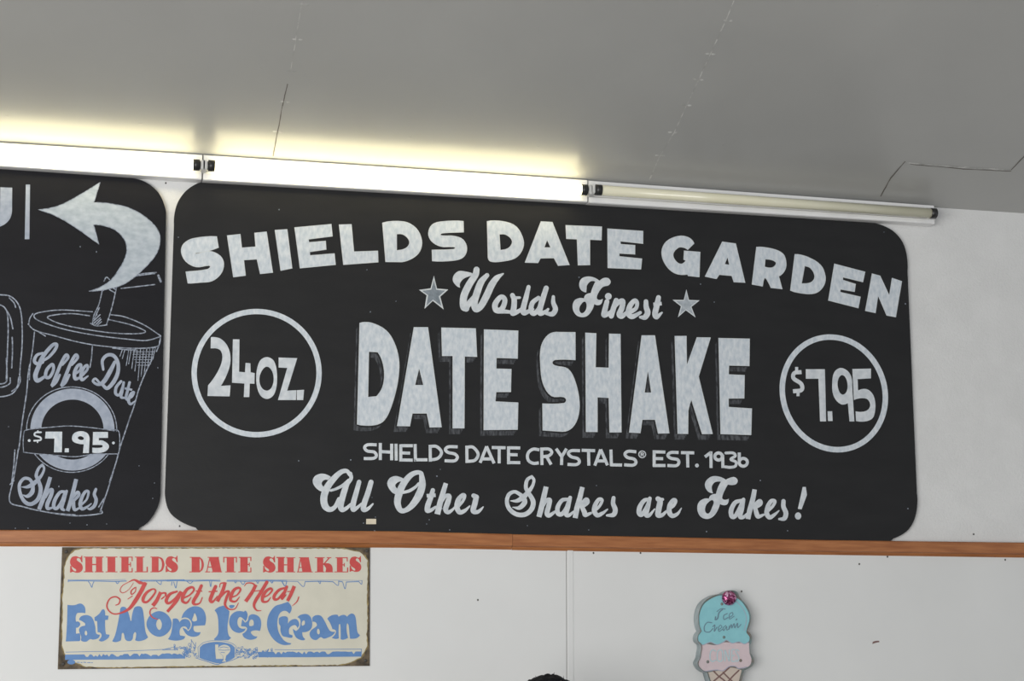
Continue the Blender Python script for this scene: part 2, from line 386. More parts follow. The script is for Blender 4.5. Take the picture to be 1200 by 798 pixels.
# ------------------------------------------------------------------ fluorescent strip lights
LIGHTZ = []
def light_bottom(x):
    for a, za, b, zb_ in LIGHTZ:
        if a <= x <= b: return za + (zb_ - za) * (x - a) / (b - a)
    a, za, b, zb_ = LIGHTZ[0] if x < LIGHTZ[0][0] else LIGHTZ[-1]
    return za + (zb_ - za) * (x - a) / (b - a) if x < LIGHTZ[0][0] else 99.0
def strip_light(TL, TR, BR, BL, ta, tb, lit, label):
    DF = 0.042
    tl, tr, br, bl = (W(*p, DF) for p in (TL, TR, BR, BL))
    LIGHTZ.append((bl.x - 0.003, bl.z, br.x + 0.003, br.z))
    root = thing('fluorescent_strip_light', ((bl.x+br.x)/2, DIST, min(bl.z, br.z)), label, 'light', 'fluorescent strip lights along the ceiling edge')
    # folded steel channel: flat back, slanted flanks, flat front
    bm = bmesh.new(); prof = []
    for T, B in ((tl, bl), (tr, br)):
        h = T.z - B.z
        prof.append([bm.verts.new((T.x, DIST - dd, B.z + h*u)) for dd, u in ((0.001, 0.98), (DF-0.006, 0.99), (DF, 0.95), (DF, 0.70), (DF-0.006, 0.64), (DF-0.006, 0.30), (DF, 0.24), (DF, 0.03), (DF-0.004, 0.0), (0.001, 0.0))])
    n = len(prof[0])
    for i in range(n): bm.faces.new((prof[0][i], prof[1][i], prof[1][(i+1) % n], prof[0][(i+1) % n]))
    bm.faces.new(prof[0][::-1]); bm.faces.new(prof[1]); bmesh.ops.recalc_face_normals(bm, faces=bm.faces)
    link('housing', mesh_of('housing', bm), M['white'], root)
    DT = 0.070
    A, B = W(*ta, DT), W(*tb, DT); ax = (B - A).normalized(); r = 0.0165
    bm = bmesh.new(); bm_tube(bm, A, B, r); tube = link('lamp_tube', mesh_of('lamp_tube', bm), M['lit'] if lit else M['unlit'], root, 'glowing tube' if lit else 'yellowed dark tube')
    for p, s in ((A, -1), (B, 1)):
        bm = bmesh.new(); bm_tube(bm, p - ax*s*0.0035, p + ax*s*0.0165, r*1.06)
        bm_tube(bm, p + ax*s*0.0165, p + ax*s*0.019, r*0.8)
        link('end_cap', mesh_of('end_cap', bm), M['cap'], tube)
        bm = bmesh.new(); c = p + ax*s*0.027
        yf = DIST-DT-0.012
        if not lit and s > 0: c.x -= 0.022; yf = DIST-DT+0.018        # this holder sits behind the tube end
        vs = bm_box(bm, (c.x-0.008, yf, c.z-0.015), (c.x+0.008, DIST-DF+0.007, c.z+0.015))
        bmesh.ops.bevel(bm, geom=bm.edges[:], offset=0.003, segments=2, affect='EDGES')
        link('lamp_holder', mesh_of('lamp_holder', bm), M['holder'], root)
    return root
strip_light((-222, 153), (237.2, 180.3), (237.2, 210.6), (-222, 180), (-205, 166), (227.5, 193.2), True,
            'lit fluorescent strip light at the left, over the board with the arrow')
strip_light((238.8, 180.5), (688.3, 210), (688.3, 236.8), (238.8, 211), (250.5, 194.5), (682, 222.3), True,
            'lit fluorescent strip light in the middle, directly over the large lettered board')
strip_light((689.8, 210.6), (1094.5, 240), (1094.5, 262.5), (689.8, 237.4), (703.5, 222.8), (1091.2, 249.9), False,
            'unlit fluorescent strip light with yellowed tube at the right end of the row')

# ------------------------------------------------------------------ the large board
DB = 0.014
big = thing('menu_board', W(634, 625, DB), 'large black board with rounded corners lettered DATE SHAKE in white', 'menu board', 'black hand-lettered menu boards')
ol = outline((0, 0, 1), '204,262 207.5,239~ 221,221~ 243,211 1025,261.5 1047,271~ 1060,289~ 1063.5,318 1074.5,578 1073,604~ 1062,623~ 1038,633.2 238,620 214,612~ 198,598~ 193.5,572', 8)
slab('panel', fit(dense(xz(ol, DB))), 0.0005, DB, M['board'], big)
P = DB + 0.0004
FA, FB, FC, FD, FE = (205, 250, 6), (385, 250, 6), (565, 250, 6), (745, 260, 6), (900, 280, 6)
HEAD = [
 (FA, ['293,163 306,241 155,286~ 142,282~ 160,276~ 250,268~ 318,300~ 343,355~ 322,425~ 260,475~ 180,485~ 92,492 77,410 225,395~ 250,376~ 238,366~ 150,376~ 78,338~ 45,272~ 62,215~ 130,177~']),
 (FA, ['368,155 459,147 470,243 568,235 560,138 643,129 687,417 600,425 577,322 484,328 496,437 412,449']),
 (FA, ['704,117 788,112 823,387 745,403']),
 (FA, ['842,100 1100,77 1108,160 940,181 943,205 1060,195 1064,253 948,270 950,297 1122,283 1130,360 880,385']),
 (FB, ['75,79 160,77 178,270 347,265 350,342 105,361']),
 (FB, ['380,66 530,59~ 615,105~ 655,190~ 642,265~ 590,315~ 515,341 402,341', '478,146 530,150~ 570,200~ 545,245~ 478,260']),
 (FB, ['947,55 949,133 805,138~ 785,150~ 805,158~ 880,160~ 945,185~ 972,245~ 950,305~ 885,330~ 730,335 728,257 870,254~ 892,244~ 875,235~ 790,232~ 725,195~ 703,140~ 730,80~ 800,58~']),
 (FC, ['36,55 150,58~ 240,95~ 290,190~ 280,260~ 230,315~ 130,338~ 60,337~ 42,310', '120,148 170,150~ 212,195~ 188,243~ 127,258']),
 (FC, ['415,57 492,62 613,364 535,367 505,313 410,315 393,347 302,347', '457,187 482,240 436,240']),
 (FC, ['587,85 842,95 838,188 757,185 757,363 675,365 668,182 593,178']),
 (FC, ['882,108 1132,126 1131,212 973,195 974,218 1075,225 1075,287 965,280 965,304 1124,320 1117,392 884,383']),
 (FD, ['410,150 365,195 340,180~ 300,180~ 262,225~ 280,275~ 320,297~ 352,272 338,265 340,204 452,212 446,388 367,378 364,368 275,360~ 208,297~ 183,212~ 215,140~ 300,101~ 370,110~']),
 (FD, ['610,140 702,153 768,428 690,422 675,378 587,370 568,400 488,385', '645,248 659,302 625,297']),
 (FD, ['850,176 960,190~ 1035,225~ 1057,290~ 1045,345~ 1005,383 1030,472 950,462 917,398~ 903,397~ 893,452 818,440', '910,262 960,268~ 988,290~ 960,322~ 905,315']),
 (FE, ['190,107 280,128~ 370,185~ 402,260~ 393,325~ 345,375~ 270,385~ 158,363', '257,190 300,205~ 329,262~ 305,305~ 235,312']),
 (FE, ['467,175 683,233 668,302 528,268 526,290 616,318 609,370 510,353 508,375 650,408 636,485 425,432']),
 (FE, ['733,243 787,260 852,395 873,275 940,297 897,550 835,537 775,400 755,520 685,506']),
]
a = Art(P); b = Art(P + 0.0003)
for i, (F, L) in enumerate(HEAD):
    a.F = b.F = F; a.poly(*L); b.rim(*L, w=0.9)
    if i in (6, 10, 16):
        o = a.build('arched_heading_word', M['paint'], big); b.build('brushed_edge', M['rim'], o)

FH, FG = (400, 370, 4.9875), (610, 370, 4.134)
BIGL = [
 (FH, ['108,42 175,42~ 260,85~ 308,155~ 335,250~ 335,340~ 318,440~ 280,560~ 240,620~ 180,640~ 93,635', '160,210 213,212 240,265~ 252,345~ 240,420~ 205,472 155,475']),
 (FH, ['425,67 505,67 585,652 517,652 500,570 415,570 400,645 327,645', '455,308 480,405 430,405']),
 (FH, ['585,70 785,75 792,240 720,238 718,658 652,658 652,235 590,235']),
 (FH, ['835,80 1033,88 1030,250 907,245 905,310 993,312 990,445 905,445 900,502 1033,508 1030,665 833,668']),
 (FG, ['265,80 265,215 168,213~ 153,228~ 168,242~ 230,258~ 265,320~ 285,420~ 275,500~ 240,550~ 190,560 108,555 107,425 210,424~ 222,408~ 208,393~ 150,388~ 110,330~ 97,240~ 100,150~ 135,92~ 185,80']),
 (FG, ['315,82 366,85 363,250 428,252 430,87 483,88 488,565 432,565 428,398 372,395 372,563 318,563']),
 (FG, ['588,95 650,95 720,570 667,570 652,503 590,503 580,568 527,566', '617,268 634,372 600,372']),
 (FG, ['748,98 803,98 806,238 855,105 920,105 862,295 930,573 880,573 828,405 812,460 811,572 762,572']),
 (FG, ['960,108 1110,112 1108,243 1010,240 1008,285 1085,288 1083,400 1008,400 1008,443 1120,450 1117,577 970,573']),
]
a = Art(P + 0.0012); b = Art(P + 0.0015); s = Art(P); k = Art(P + 0.0006)
for i, (F, L) in enumerate(BIGL):
    a.F = b.F = s.F = k.F = F
    for u in (0.4, 0.7, 1.0): s.poly(*L, off=(-4.4*u, 6.8*u))
    k.rim(*L, w=4.8); a.poly(*L); b.rim(*L, w=0.8)
    if i in (3, 8):
        o = a.build('large_centre_word', M['paint'], big); b.build('brushed_edge', M['rim'], o)
        s.build('drop_shade', M['shade'], o, 'grey brushed shade behind the letters'); k.build('gap_line', M['board'], o, 'black line between letters and shade')

# size badge
a = Art(P, (200, 340, 3.9917)); a.ring(402, 388, 292, 288, 25)
a.build('size_badge_ring', M['paint'], big)
a = Art(P, (200, 340, 3.9917))
a.poly('188,220 235,228~ 270,270~ 280,330~ 265,390~ 235,448 280,445 276,497 172,495 175,445 215,390~ 240,330~ 235,285~ 205,272 187,272')
a.poly('291,230 322,230 320,382 348,384 350,340 373,342 374,384 393,388 392,438 370,437 368,500 342,500 345,437 287,433')
a.poly('450,313~ 485,335~ 498,410~ 485,485~ 450,509~ 415,485~ 400,412~ 415,335~', '450,358~ 472,375~ 482,415~ 472,455~ 450,470~ 425,455~ 415,415~ 428,375~')
a.poly('505,315 592,318 545,470 588,468 586,514 502,514 545,364 505,362')
a.poly('590,468 624,466 620,514 590,514')
a.build('size_lettering', M['script'], big)
# price badge
a = Art(P, (890, 370, 4.2)); a.ring(366, 382, 253, 277, 27, shear=0.07)
a.build('price_badge_ring', M['paint'], big)
a = Art(P, (890, 370, 4.2))
a.st('207,277 172,282 168,308 205,335 207,365 165,372', 20, butt=True); a.ln('183,252>183,276 190,368>190,396', 15)
a.poly('228,263 322,263 328,520 298,520 290,310 228,310'); a.poly('335,470 358,470 360,518 337,518')
a.poly('405,257~ 445,285~ 456,340 467,520 443,520 435,430 400,435~ 365,395~ 358,330~ 370,275~', '408,292~ 430,320~ 430,370~ 408,388~ 388,360~ 387,315~')
a.poly('457,262 549,260 549,308 483,312 485,368 530,362~ 562,395~ 570,460~ 550,510~ 475,518 473,470 525,468~ 545,440~ 525,408~ 465,415')
a.build('price_lettering', M['script'], big)
# worlds finest
a = Art(P, (485, 305, 7.5)); a.wk = 0.94
a.poly('408,240 378,228~ 343,180~ 352,130~ 395,95~ 445,97~ 505,110 540,130 490,140~ 435,165~ 405,205~')
a.st('551,82,56 540,130,60 485,215,66 440,315,68 435,405,62 460,425,58'); a.st('455,418,58 505,355,52 535,320,46')
a.st('643,132,42 592,190,62 560,270,66 532,370,64 545,430,58 590,400,62 640,310,66 685,215,64 730,155,54 785,118,14')
a.st('765,322,44 715,385,54 725,440,52 775,425,50 800,350,46', closed=True); a.st('740,445,50 800,450,38 850,455,30')
a.st('866,308,44 882,350,50 878,420,54 868,465,52 915,450,40 960,420,30'); a.st('875,330,30 930,328,24')
a.st('1008,235,38 985,330,48 960,430,54 970,463,48 1015,445,36 1050,430,20')
a.st('1095,330,38 1042,375,46 1030,440,48 1055,468,46 1100,425,44 1120,350,38'); a.st('1163,245,48 1130,350,52 1105,440,54 1115,468,46 1160,450,34 1180,430,24')
a.F = (480, 240, 3.99)
a.st('672,430,16 672,458,22 682,488,26 668,510,26 640,508,16')
a.build('script_word', M['script'], big); a.F = (665, 305, 7.5)
a.poly('165,283 120,262~ 103,215~ 120,165~ 170,143~ 230,150~ 282,180 320,155~ 360,158~ 380,190~ 362,220~ 330,228~ 305,240~ 270,290~ 258,330~ 275,348~ 310,338 295,385~ 262,395~ 236,385 215,440~ 175,488~ 125,500~ 75,480~ 45,420~ 60,355~ 105,332~ 145,335 160,302~ 205,288 220,240~ 245,188 205,185~ 172,220~ 168,250~', '155,365~ 115,395~ 105,440~ 130,465~ 165,425~')
a.disc(359, 317, 30); a.st('347,362,44 328,440,52 322,482,50 365,465,40 400,430,20')
a.st('428,352,46 402,430,50 385,490,48'); a.st('400,430,26 450,370,42 485,360,50 478,420,52 455,475,52 480,492,46 530,450,30')
a.st('548,455,44 600,425,36 612,375,36 590,355,42 550,400,50 535,465,52 570,495,48 640,460,30')
a.st('690,362,42 692,410,50 705,460,54 680,500,52 640,500,26')
a.st('800,328,46 785,400,54 770,470,54 785,497,48 830,460,18'); a.st('755,388,34 828,380,34', butt=True)
a.build('script_word', M['script'], big)
# stars
for F, t, m1 in (((485, 305, 7.5), [(176,135),(203,248),(303,257),(232,320),(262,432),(166,357),(93,427),(112,308),(45,260),(147,246)], 'star'),
                 ((665, 305, 7.5), [(1045,255),(1068,348),(1162,352),(1090,410),(1126,503),(1040,440),(970,502),(997,405),(923,347),(1022,348)], 'star2')):
    cx = sum(p[0] for p in t)/10; cy = sum(p[1] for p in t)/10
    a = Art(P, F); a.poly(' '.join('%f,%f' % p for p in t)); o = a.build('star', M['rim'], big)
    a = Art(P + 0.0003, F); a.poly(' '.join('%f,%f' % (cx+(p[0]-cx)*0.78, cy+(p[1]-cy)*0.78) for p in t)); a.build('star_fill', M[m1], o)
# small capitals
a = Art(P, (415, 510, 7.5)); w = 27
a.st('198,84 120,84 92,108 115,138 175,148 195,178 170,203 85,205', w, butt=True)
a.ln('230,68>230,218 330,75>330,220 230,144>330,149 368,75>370,222 410,80>410,230 410,92>516,92 410,155>492,158 398,217>515,219 536,78>539,230 530,216>645,216', w)
a.st('662,98 725,100 768,150 735,203 660,218', w, butt=True); a.ln('668,85>670,232', w)
a.st('910,102 830,102 802,126 828,152 885,165 907,195 880,225 795,224', w, butt=True)
a.build('small_capital_word', M['script'], big)
a.st('985,106 1045,106 1090,165 1060,220 985,230', w, butt=True); a.ln('990,92>992,243', w)
a.F = (565, 510, 7.5)
a.ln('40,98>-18,242 38,98>105,247 0,208>80,208 85,108>206,110 150,110>150,247 232,98>232,255 232,110>335,112 232,170>312,172 220,240>335,241', w)
a.build('small_capital_word', M['script'], big)
a.st('503,128 450,122 410,148 398,187 410,225 450,247 498,243', w, butt=True)
a.st('520,122 585,122 612,150 585,180 520,190', w, butt=True); a.ln('523,108>526,262 565,185>606,258', w)
a.ln('650,118>704,195 742,118>696,195 700,190>698,262', w)
a.st('860,136 785,136 758,160 785,190 838,205 855,235 825,258 750,256', w, butt=True)
a.ln('875,132>993,136 935,135>938,267 1042,125>990,267 1042,125>1102,264 1008,226>1090,226 1132,126>1136,268 1126,260>1230,262', w)
a.F = (725, 510, 7.5)
a.st('155,146 85,141 55,165 78,195 135,210 152,240 125,263 48,260', w, butt=True)
a.ring(207, 168, 30, 29, 9); a.ln('197,153>197,185 205,168>220,185', 8); a.st('195,156 217,158 215,169 197,170', 8)
a.build('small_capital_word', M['script'], big)
a.ln('312,132>312,275 312,146>411,148 312,205>391,206 300,266>412,266 547,153>664,155 605,155>608,283', w)
a.st('527,152 460,152 432,176 458,202 515,213 529,240 505,267 428,266', w, butt=True); a.disc(688, 266, 17)
a.build('small_capital_word', M['script'], big)
a.ln('758,190>812,150 811,142>812,288', w); a.ring(878, 187, 33, 31, 28); a.ln('914,172>916,288', w)
a.st('942,156 1005,156 1025,182 985,212 1030,235 1025,272 980,282 938,278', w-2); a.ln('1060,152>1060,250', w); a.ring(1095, 238, 36, 34, 27)
a.build('small_capital_word', M['script'], big)
# closing script line
a = Art(P, (360, 540, 10)); a.wk = 0.94
a.poly('175,362 110,325~ 65,250~ 85,185~ 150,152~ 210,155~ 278,188 245,225 198,226~ 170,262~ 188,300 200,330')
a.st('500,165,44 465,120,50 400,130,60 320,200,74 235,310,86 195,430,88 210,530,86 265,570,64 325,540,52 375,450,56')
a.st('505,150,50 515,205,46 470,270,56 440,340,74 410,440,76 392,530,76 410,575,58 460,555,46 510,510,34'); a.st('275,348,30 340,328,34 420,285,40 485,225,34')
a.st('608,248,56 575,370,62 540,500,68 540,572,60 590,545,40 640,500,28', butt=False); a.st('748,250,62 710,380,68 668,500,70 660,570,64 710,562,44 770,505,20')
a.build('script_word', M['script'], big)
a.F = (450, 540, 10)
a.poly('130,390 80,355~ 38,270~ 65,205~ 130,178~ 190,190~ 235,212 205,242 165,250~ 133,285~ 152,322 170,350')
a.st('440,170,60 425,140,50 370,140,58 300,180,70 222,280,84 175,390,90 158,490,84 190,575,66 250,580,58 330,520,78 410,400,96 448,280,88', closed=True)
a.st('220,372,36 300,350,40 370,305,36 405,265,28')
a.st('572,345,54 548,430,64 515,520,70 508,582,62 555,575,46 605,540,30'); a.st('500,410,46 605,402,46', butt=True)
a.st('725,262,56 690,380,64 655,500,70 625,626,72', butt=True); a.st('680,480,30 720,415,44 765,412,54 750,480,68 722,565,64 750,602,54 800,575,34 840,530,20')
a.st('868,535,40 925,470,36 945,410,42 918,403,48 870,460,62 855,540,66 885,602,60 945,585,46 1005,530,18')
a.st('1050,408,56 1085,425,60'); a.st('1080,430,66 1065,500,68 1045,585,66 1090,600,50 1130,575,36 1162,540,16')
a.build('script_word', M['script'], big)
a.wk = 0.88; a.F = (585, 540, 8)
a.st('305,148,32 262,180,38 250,250,42 275,300,44 318,380,52 302,455,52 240,503,50 160,500,48 95,450,46 72,380,42 92,315,42 145,290,36 195,315,40 235,345,44')
a.st('305,148,32 325,180,32 312,235,34 270,295,48 220,345,58 165,375,40 105,375,8'); a.st('232,340,40 238,390,56 190,440,46 125,435,8')
a.st('440,242,52 420,330,56 395,440,58 372,526,54', butt=True); a.st('405,440,26 440,375,40 475,368,46 465,420,52 448,490,54 470,512,46 525,475,26')
a.st('645,360,34 590,370,42 550,430,48 550,490,50 585,500,46 625,450,40 650,380,34'); a.st('665,345,40 645,430,48 628,500,50 655,510,38 700,475,22')
a.st('780,246,50 755,350,54 730,440,58 712,536,54', butt=True); a.st('765,405,34 815,362,44 828,390,44 780,432,34'); a.st('775,430,44 798,480,54 808,508,46 860,490,26')
a.st('900,462,34 940,425,30 965,370,34 935,362,40 902,410,48 892,470,54 920,510,48 970,490,36 1015,455,16')
a.st('1072,348,42 1068,400,48 1088,460,54 1070,505,52 1010,512,24')
a.build('script_word', M['script'], big)
a.F = (735, 550, 10)
a.st('262,350,40 200,365,54 148,440,66 140,510,66 172,530,58 220,455,48 255,380,44'); a.st('265,340,50 242,440,62 222,530,66 260,537,48 322,465,18')
a.st('360,345,66 385,375,76 368,470,78 362,535,70 410,535,52 460,490,30'); a.st('375,360,60 415,352,40')
a.st('500,455,46 545,425,40 570,370,42 540,358,48 500,420,64 493,500,70 530,545,60 590,520,42 635,455,14')
a.build('script_word', M['script'], big)
a.F = (810, 550, 8)
a.poly('205,225 155,205~ 128,150~ 145,100~ 200,65~ 270,70~ 325,97 360,80~ 405,72~ 435,100~ 425,135~ 390,147~ 345,142 320,185~ 290,265~ 310,285~ 352,275 340,325~ 305,336~ 270,325 240,400~ 195,450~ 140,465~ 85,440~ 57,375~ 70,310~ 120,275~ 165,275 185,242~ 232,230 250,170~ 278,116 225,120~ 195,155~ 195,190~', '205,292~ 150,320~ 130,370~ 140,408~ 165,412~ 192,365~')
a.st('470,292,36 412,312,46 375,380,52 380,440,48 412,438,44 450,370,40 478,305,36'); a.st('490,283,40 475,370,48 458,440,50 490,447,38 530,410,20')
a.st('595,188,48 575,290,54 550,380,56 532,466,50', butt=True); a.st('580,345,34 640,297,44 648,325,44 595,362,34'); a.st('598,360,44 615,420,52 630,443,44 680,425,24')
a.st('718,390,34 765,345,32 785,300,36 752,296,42 720,345,48 708,410,52 735,450,48 780,425,34 822,388,14')
a.st('865,298,46 865,350,48 888,410,52 872,460,50 825,466,24')
a.poly('1045,165 1075,165 1085,240 1035,375 1000,370'); a.disc(1002, 437, 30, 34)
a.build('script_word', M['script'], big)
# scrap of tape and paint specks
a = Art(P, (360, 540, 10)); a.poly('692,680 808,680 808,742 690,742'); a.build('tape_scrap', M['tape'], big)
a = Art(P)
for x, y in ((327, 245.5), (209, 278), (430, 316), (464, 353), (434, 365.5), (678.5, 325), (821, 333), (837, 354), (1061, 356), (518, 596), (516, 550), (512, 558), (503, 609), (500, 614), (436, 583), (426, 613), (439, 622), (440, 606), (527, 621), (350, 540), (411, 539), (618, 616), (690, 621), (699, 569), (828, 623), (923, 622), (891, 563), (1064, 596), (1036, 272), (600, 263), (664, 237)):
    a.disc(x, y, rnd.uniform(0.45, 0.85), rnd.uniform(0.45, 0.9), 7)
tag(a.build('paint_speck', M['line'], big), kind='stuff')

# ------------------------------------------------------------------ the board with the arrow
rt = xz(outline((0, 0, 1), '157,209 172.5,214.5~ 187,227.7~ 194.7,249 188,579 183.5,597~ 171,613.8~ 152,621.8', 8), DB)
zt, zb = rt[0][1] + 0.02, rt[-1][1] - 0.05; xl = rt[0][0] - 2.2
loop = rt + [(rt[-1][0] - 0.004, zb), (xl + 0.12, zb), (xl + 0.035, zb + 0.035), (xl, zb + 0.17), (xl, zt - 0.15), (xl + 0.035, zt - 0.035), (xl + 0.12, zt)]
left = thing('menu_board', ((xl + rt[0][0]) / 2, DIST - DB, zb), 'black board at the left with a white curved arrow over a drawn takeaway cup', 'menu board', 'black hand-lettered menu boards')
slab('panel', fit(dense(loop)), 0.0005, DB, M['board2'], left)
P1, P2, P3, P4, Q, R_ = (0, 180, 5.4545), (0, 300, 5.4545), (0, 420, 5.4545), (0, 520, 5.4545), (20, 390, 8), (10, 530, 9.2308)
a = Art(P, P1)
a.poly('-130,208 -55,210 -55,340~ -30,385~ 0,350 2,215 78,218 77,360 58,425~ 0,466~ -80,470~ -130,380'); a.poly('165,198 192,198 188,547 158,547')
a.build('heading_lettering', M['thin'], left)
a = Art(P + 0.0008, P1); b = Art(P + 0.0011, P1)
AR = '245,358 370,335~ 500,270~ 640,183 600,312 720,322~ 850,358~ 970,440~ 1022,525~ 1005,630~ 920,735~ 800,830~ 680,868~ 568,880 690,825~ 760,740~ 808,640~ 800,560~ 740,490~ 660,460~ 598,455 632,580 480,470~ 360,400~'
a.poly(AR); b.rim(AR, w=0.9)
a.build('curved_arrow', M['paint2'], left); b.build('arrow_edge', M['line'], left)
a = Art(P, P2); w = 7
for t in ('655,215 632,310 600,380 590,435', '640,215 660,220 668,200', '745,200 720,310 700,380 680,440', '578,430 620,447 685,440', '850,125 920,112 1000,105', '850,130 920,120 990,112', '775,207 880,195 990,182',
          '665,160 680,135 700,150', '700,215 735,235', '715,200 740,215', '735,200 770,175', '600,400 620,375', '592,420 640,375', '600,430 640,395', '610,440 645,405', '625,440 648,420', '610,385 635,330',
          '590,356 400,345 285,355 220,375 245,412 400,465 600,505 800,530 930,540 1010,520 1025,512', '710,375 800,390 920,440 1027,510', '572,382 460,368 360,375 303,392 370,428 500,460 700,490 860,497 930,485 880,455 800,430 690,405',
          '180,435 225,475 350,510 500,550 650,575 850,590 1000,580 1022,540', '210,368 190,400 183,438', '240,480 290,512', '1027,512 1020,560 1000,610', '720,588 800,598 870,600', '220,485 208,600 192,700 188,790', '590,575 585,650 575,712'):
    a.st(t, w)
a.st('1012,125 1028,163', 14)
for x, y0, y1 in ((775, 595, 640), (790, 598, 655), (815, 600, 700), (830, 600, 690), (850, 600, 720), (870, 600, 735), (890, 598, 795), (910, 598, 770), (930, 595, 750), (950, 592, 720), (970, 590, 690), (985, 585, 660)):
    a.st('%d,%d %d,%d' % (x + 8, y0, x - 8, y1), 5)
for y, x0, x1 in ((612, 850, 985), (628, 850, 980), (645, 855, 975), (662, 860, 970), (680, 870, 960), (698, 880, 955)): a.st('%d,%d %d,%d' % (x0, y, x1, y), 4)
a.F = P3
for t in ('190,40 180,100 172,200 158,300 140,420 128,520 120,580', '118,575 105,660 92,740 80,800', '975,0 935,80 890,190 855,310 830,380 800,470 770,560 740,670 700,790'): a.st(t, 8)
a.F = P4
for t in ('95,40 88,140 75,245', '65,260 90,235', '82,240 62,368 150,403 300,437 480,460 640,447 650,428', '190,415 330,442 480,455', '735,140 690,290 640,435', '665,350 630,405'): a.st(t, 8)
a.F = P2
for t in ('-60,246 0,248 62,256 112,300 137,380 142,550 130,700 125,790', '60,268 90,300 100,328', '-60,312 0,312 42,350 52,450 48,600 40,790', '30,330 65,390 82,465', '78,520 80,600 75,715'): a.st(t, 8)
a.F = P3
for t in ('125,100 128,150 90,215 40,240 -40,248', '120,120 110,180 75,210', '40,0 45,100 35,155 -40,165', '65,125 62,160 20,182 -40,185'): a.st(t, 8)
a.build('cup_and_mug_line_drawing', M['line'], left)
# badge on the cup
a = Art(P, P3); a.ring(463, 455, 234, 227, 70); o = a.build('cup_badge_band', M['thin'], left)
a = Art(P, P3); a.ring(458, 455, 288, 273, 6); a.build('badge_ring_line', M['line'], left)
a = Art(P + 0.0009, P3)
a.st('150,585 152,480 180,455 320,440 440,432 560,440 700,458 760,470 760,600 735,610 600,612 480,628 340,618 170,602', 6, closed=True)
a.build('badge_outline', M['line'], left)
a = Art(P + 0.0006, P3); a.poly('153,470 182,455 330,439~ 440,433~ 560,441~ 755,470 757,600 735,608 600,611 480,626~ 350,617~ 160,598'); a.poly('370,618 480,630~ 540,622 480,645~')
a.build('badge_plate', M['board2'], left)
a = Art(P + 0.0009, P3)
a.st('262,472 228,474 222,492 258,505 258,522 218,526', 11); a.ln('242,460>242,472 240,526>240,540', 9)
a.poly('292,468 398,468 395,600 345,600 348,512 288,512'); a.poly('415,575 440,575 440,600 413,600')
a.poly('515,465~ 558,478~ 573,515 568,605 530,605 535,548 500,545~ 463,525~ 470,482~', '515,497~ 535,508~ 530,520~ 505,518~ 498,505~')
a.poly('595,470 690,470 690,508 632,508 632,525 662,527~ 697,562~ 665,598~ 590,602 590,570 645,570~ 656,560~ 645,553 592,553')
a.disc(187, 525, 9); a.disc(725, 540, 9)
a.build('cup_price_lettering', M['paint'], left)
a = Art(P + 0.0002, Q); a.wk = 0.84
a.st('255,255,30 300,225,32 355,160,36 372,112,36 340,110,38 290,160,42 235,235,46 200,320,50 172,400,52 190,448,48 245,420,34 270,395,24'); a.st('240,190,26 185,210,34 162,265,38 195,292,38 240,275,34')
a.st('332,295,34 280,345,38 268,410,38 305,415,34 340,350,34', closed=True)
for dx in (0, 90):
    a.st('%d,300,24 %d,235,30 %d,208,36 %d,270,36 %d,370,38 %d,480,40 %d,500,32 %d,465,30 %d,395,26' % tuple(dx + v for v in (425, 478, 460, 420, 378, 335, 322, 365, 400)))
a.st('535,390,30 590,350,28 598,300,32 568,310,36 540,370,42 545,430,40 590,420,26'); a.st('615,395,30 658,345,28 658,305,30 628,325,34 600,390,40 610,440,38 665,405,16')
a.build('cup_script_word', M['thin'], left)
a.st('808,345,26 800,260,36 845,210,38 905,215,40 945,280,40 945,370,42 905,460,46 845,520,40 800,485,34'); a.st('915,275,36 870,365,50 815,455,50 760,485,32 712,455,28 735,430,26 770,465,26')
a.st('975,455,30 930,510,34 925,570,34 960,580,30 990,510,30'); a.st('1000,465,28 985,545,34 975,600,32 1005,610,24')
a.st('1055,465,30 1035,545,32 1022,610,32 1040,635,22'); a.st('1010,520 1080,535', 20, butt=True)
a.st('1040,620,26 1080,595,24 1095,555,26 1065,575,30 1045,635,34 1065,668,30 1105,640,14')
a.build('cup_script_word', M['thin'], left)
a.F = R_
a.st('365,135,32 325,175,36 300,250,44 325,310,46 348,400,54 320,505,54 245,560,50 175,535,48 128,450,44 118,350,42 165,285,40 225,290,40 260,335,44')
a.st('365,135,32 385,175,30 362,240,34 310,305,50 255,350,60 200,375,40 140,375,8'); a.st('268,350,36 255,430,60 205,475,46 150,460,8')
a.st('452,268,48 412,400,52 372,510,56 330,618,52', butt=True); a.st('400,490,26 440,415,38 472,408,46 458,470,50 420,560,52 425,608,44 470,600,26')
a.st('615,425,32 555,435,42 500,520,48 490,590,48 525,605,42 575,530,38 605,445,34'); a.st('628,420,36 598,520,44 575,600,48 600,625,32')
a.st('732,290,50 705,400,52 672,530,54 638,635,50', butt=True); a.st('690,500,30 745,432,40 760,465,40 700,530,32'); a.st('705,525,38 705,590,46 720,622,42 770,600,22')
a.st('790,565,30 845,510,26 865,430,34 832,425,38 795,485,44 775,560,48 795,612,44 850,590,30 895,555,14')
a.st('945,400,36 928,455,42 948,515,46 928,580,46 885,612,38 860,610,20')
a.build('cup_script_word', M['thin'], left)
a = Art(P)
for x, y in ((94, 289), (113, 295), (185, 431), (10, 500), (69, 570), (82, 613), (102, 615), (125, 614), (181, 566), (179, 584), (33, 619), (18, 619), (120, 593), (163, 546)): a.disc(x, y, rnd.uniform(0.4, 0.8), rnd.uniform(0.5, 1.1), 7)
tag(a.build('paint_speck', M['line'], left), kind='stuff')

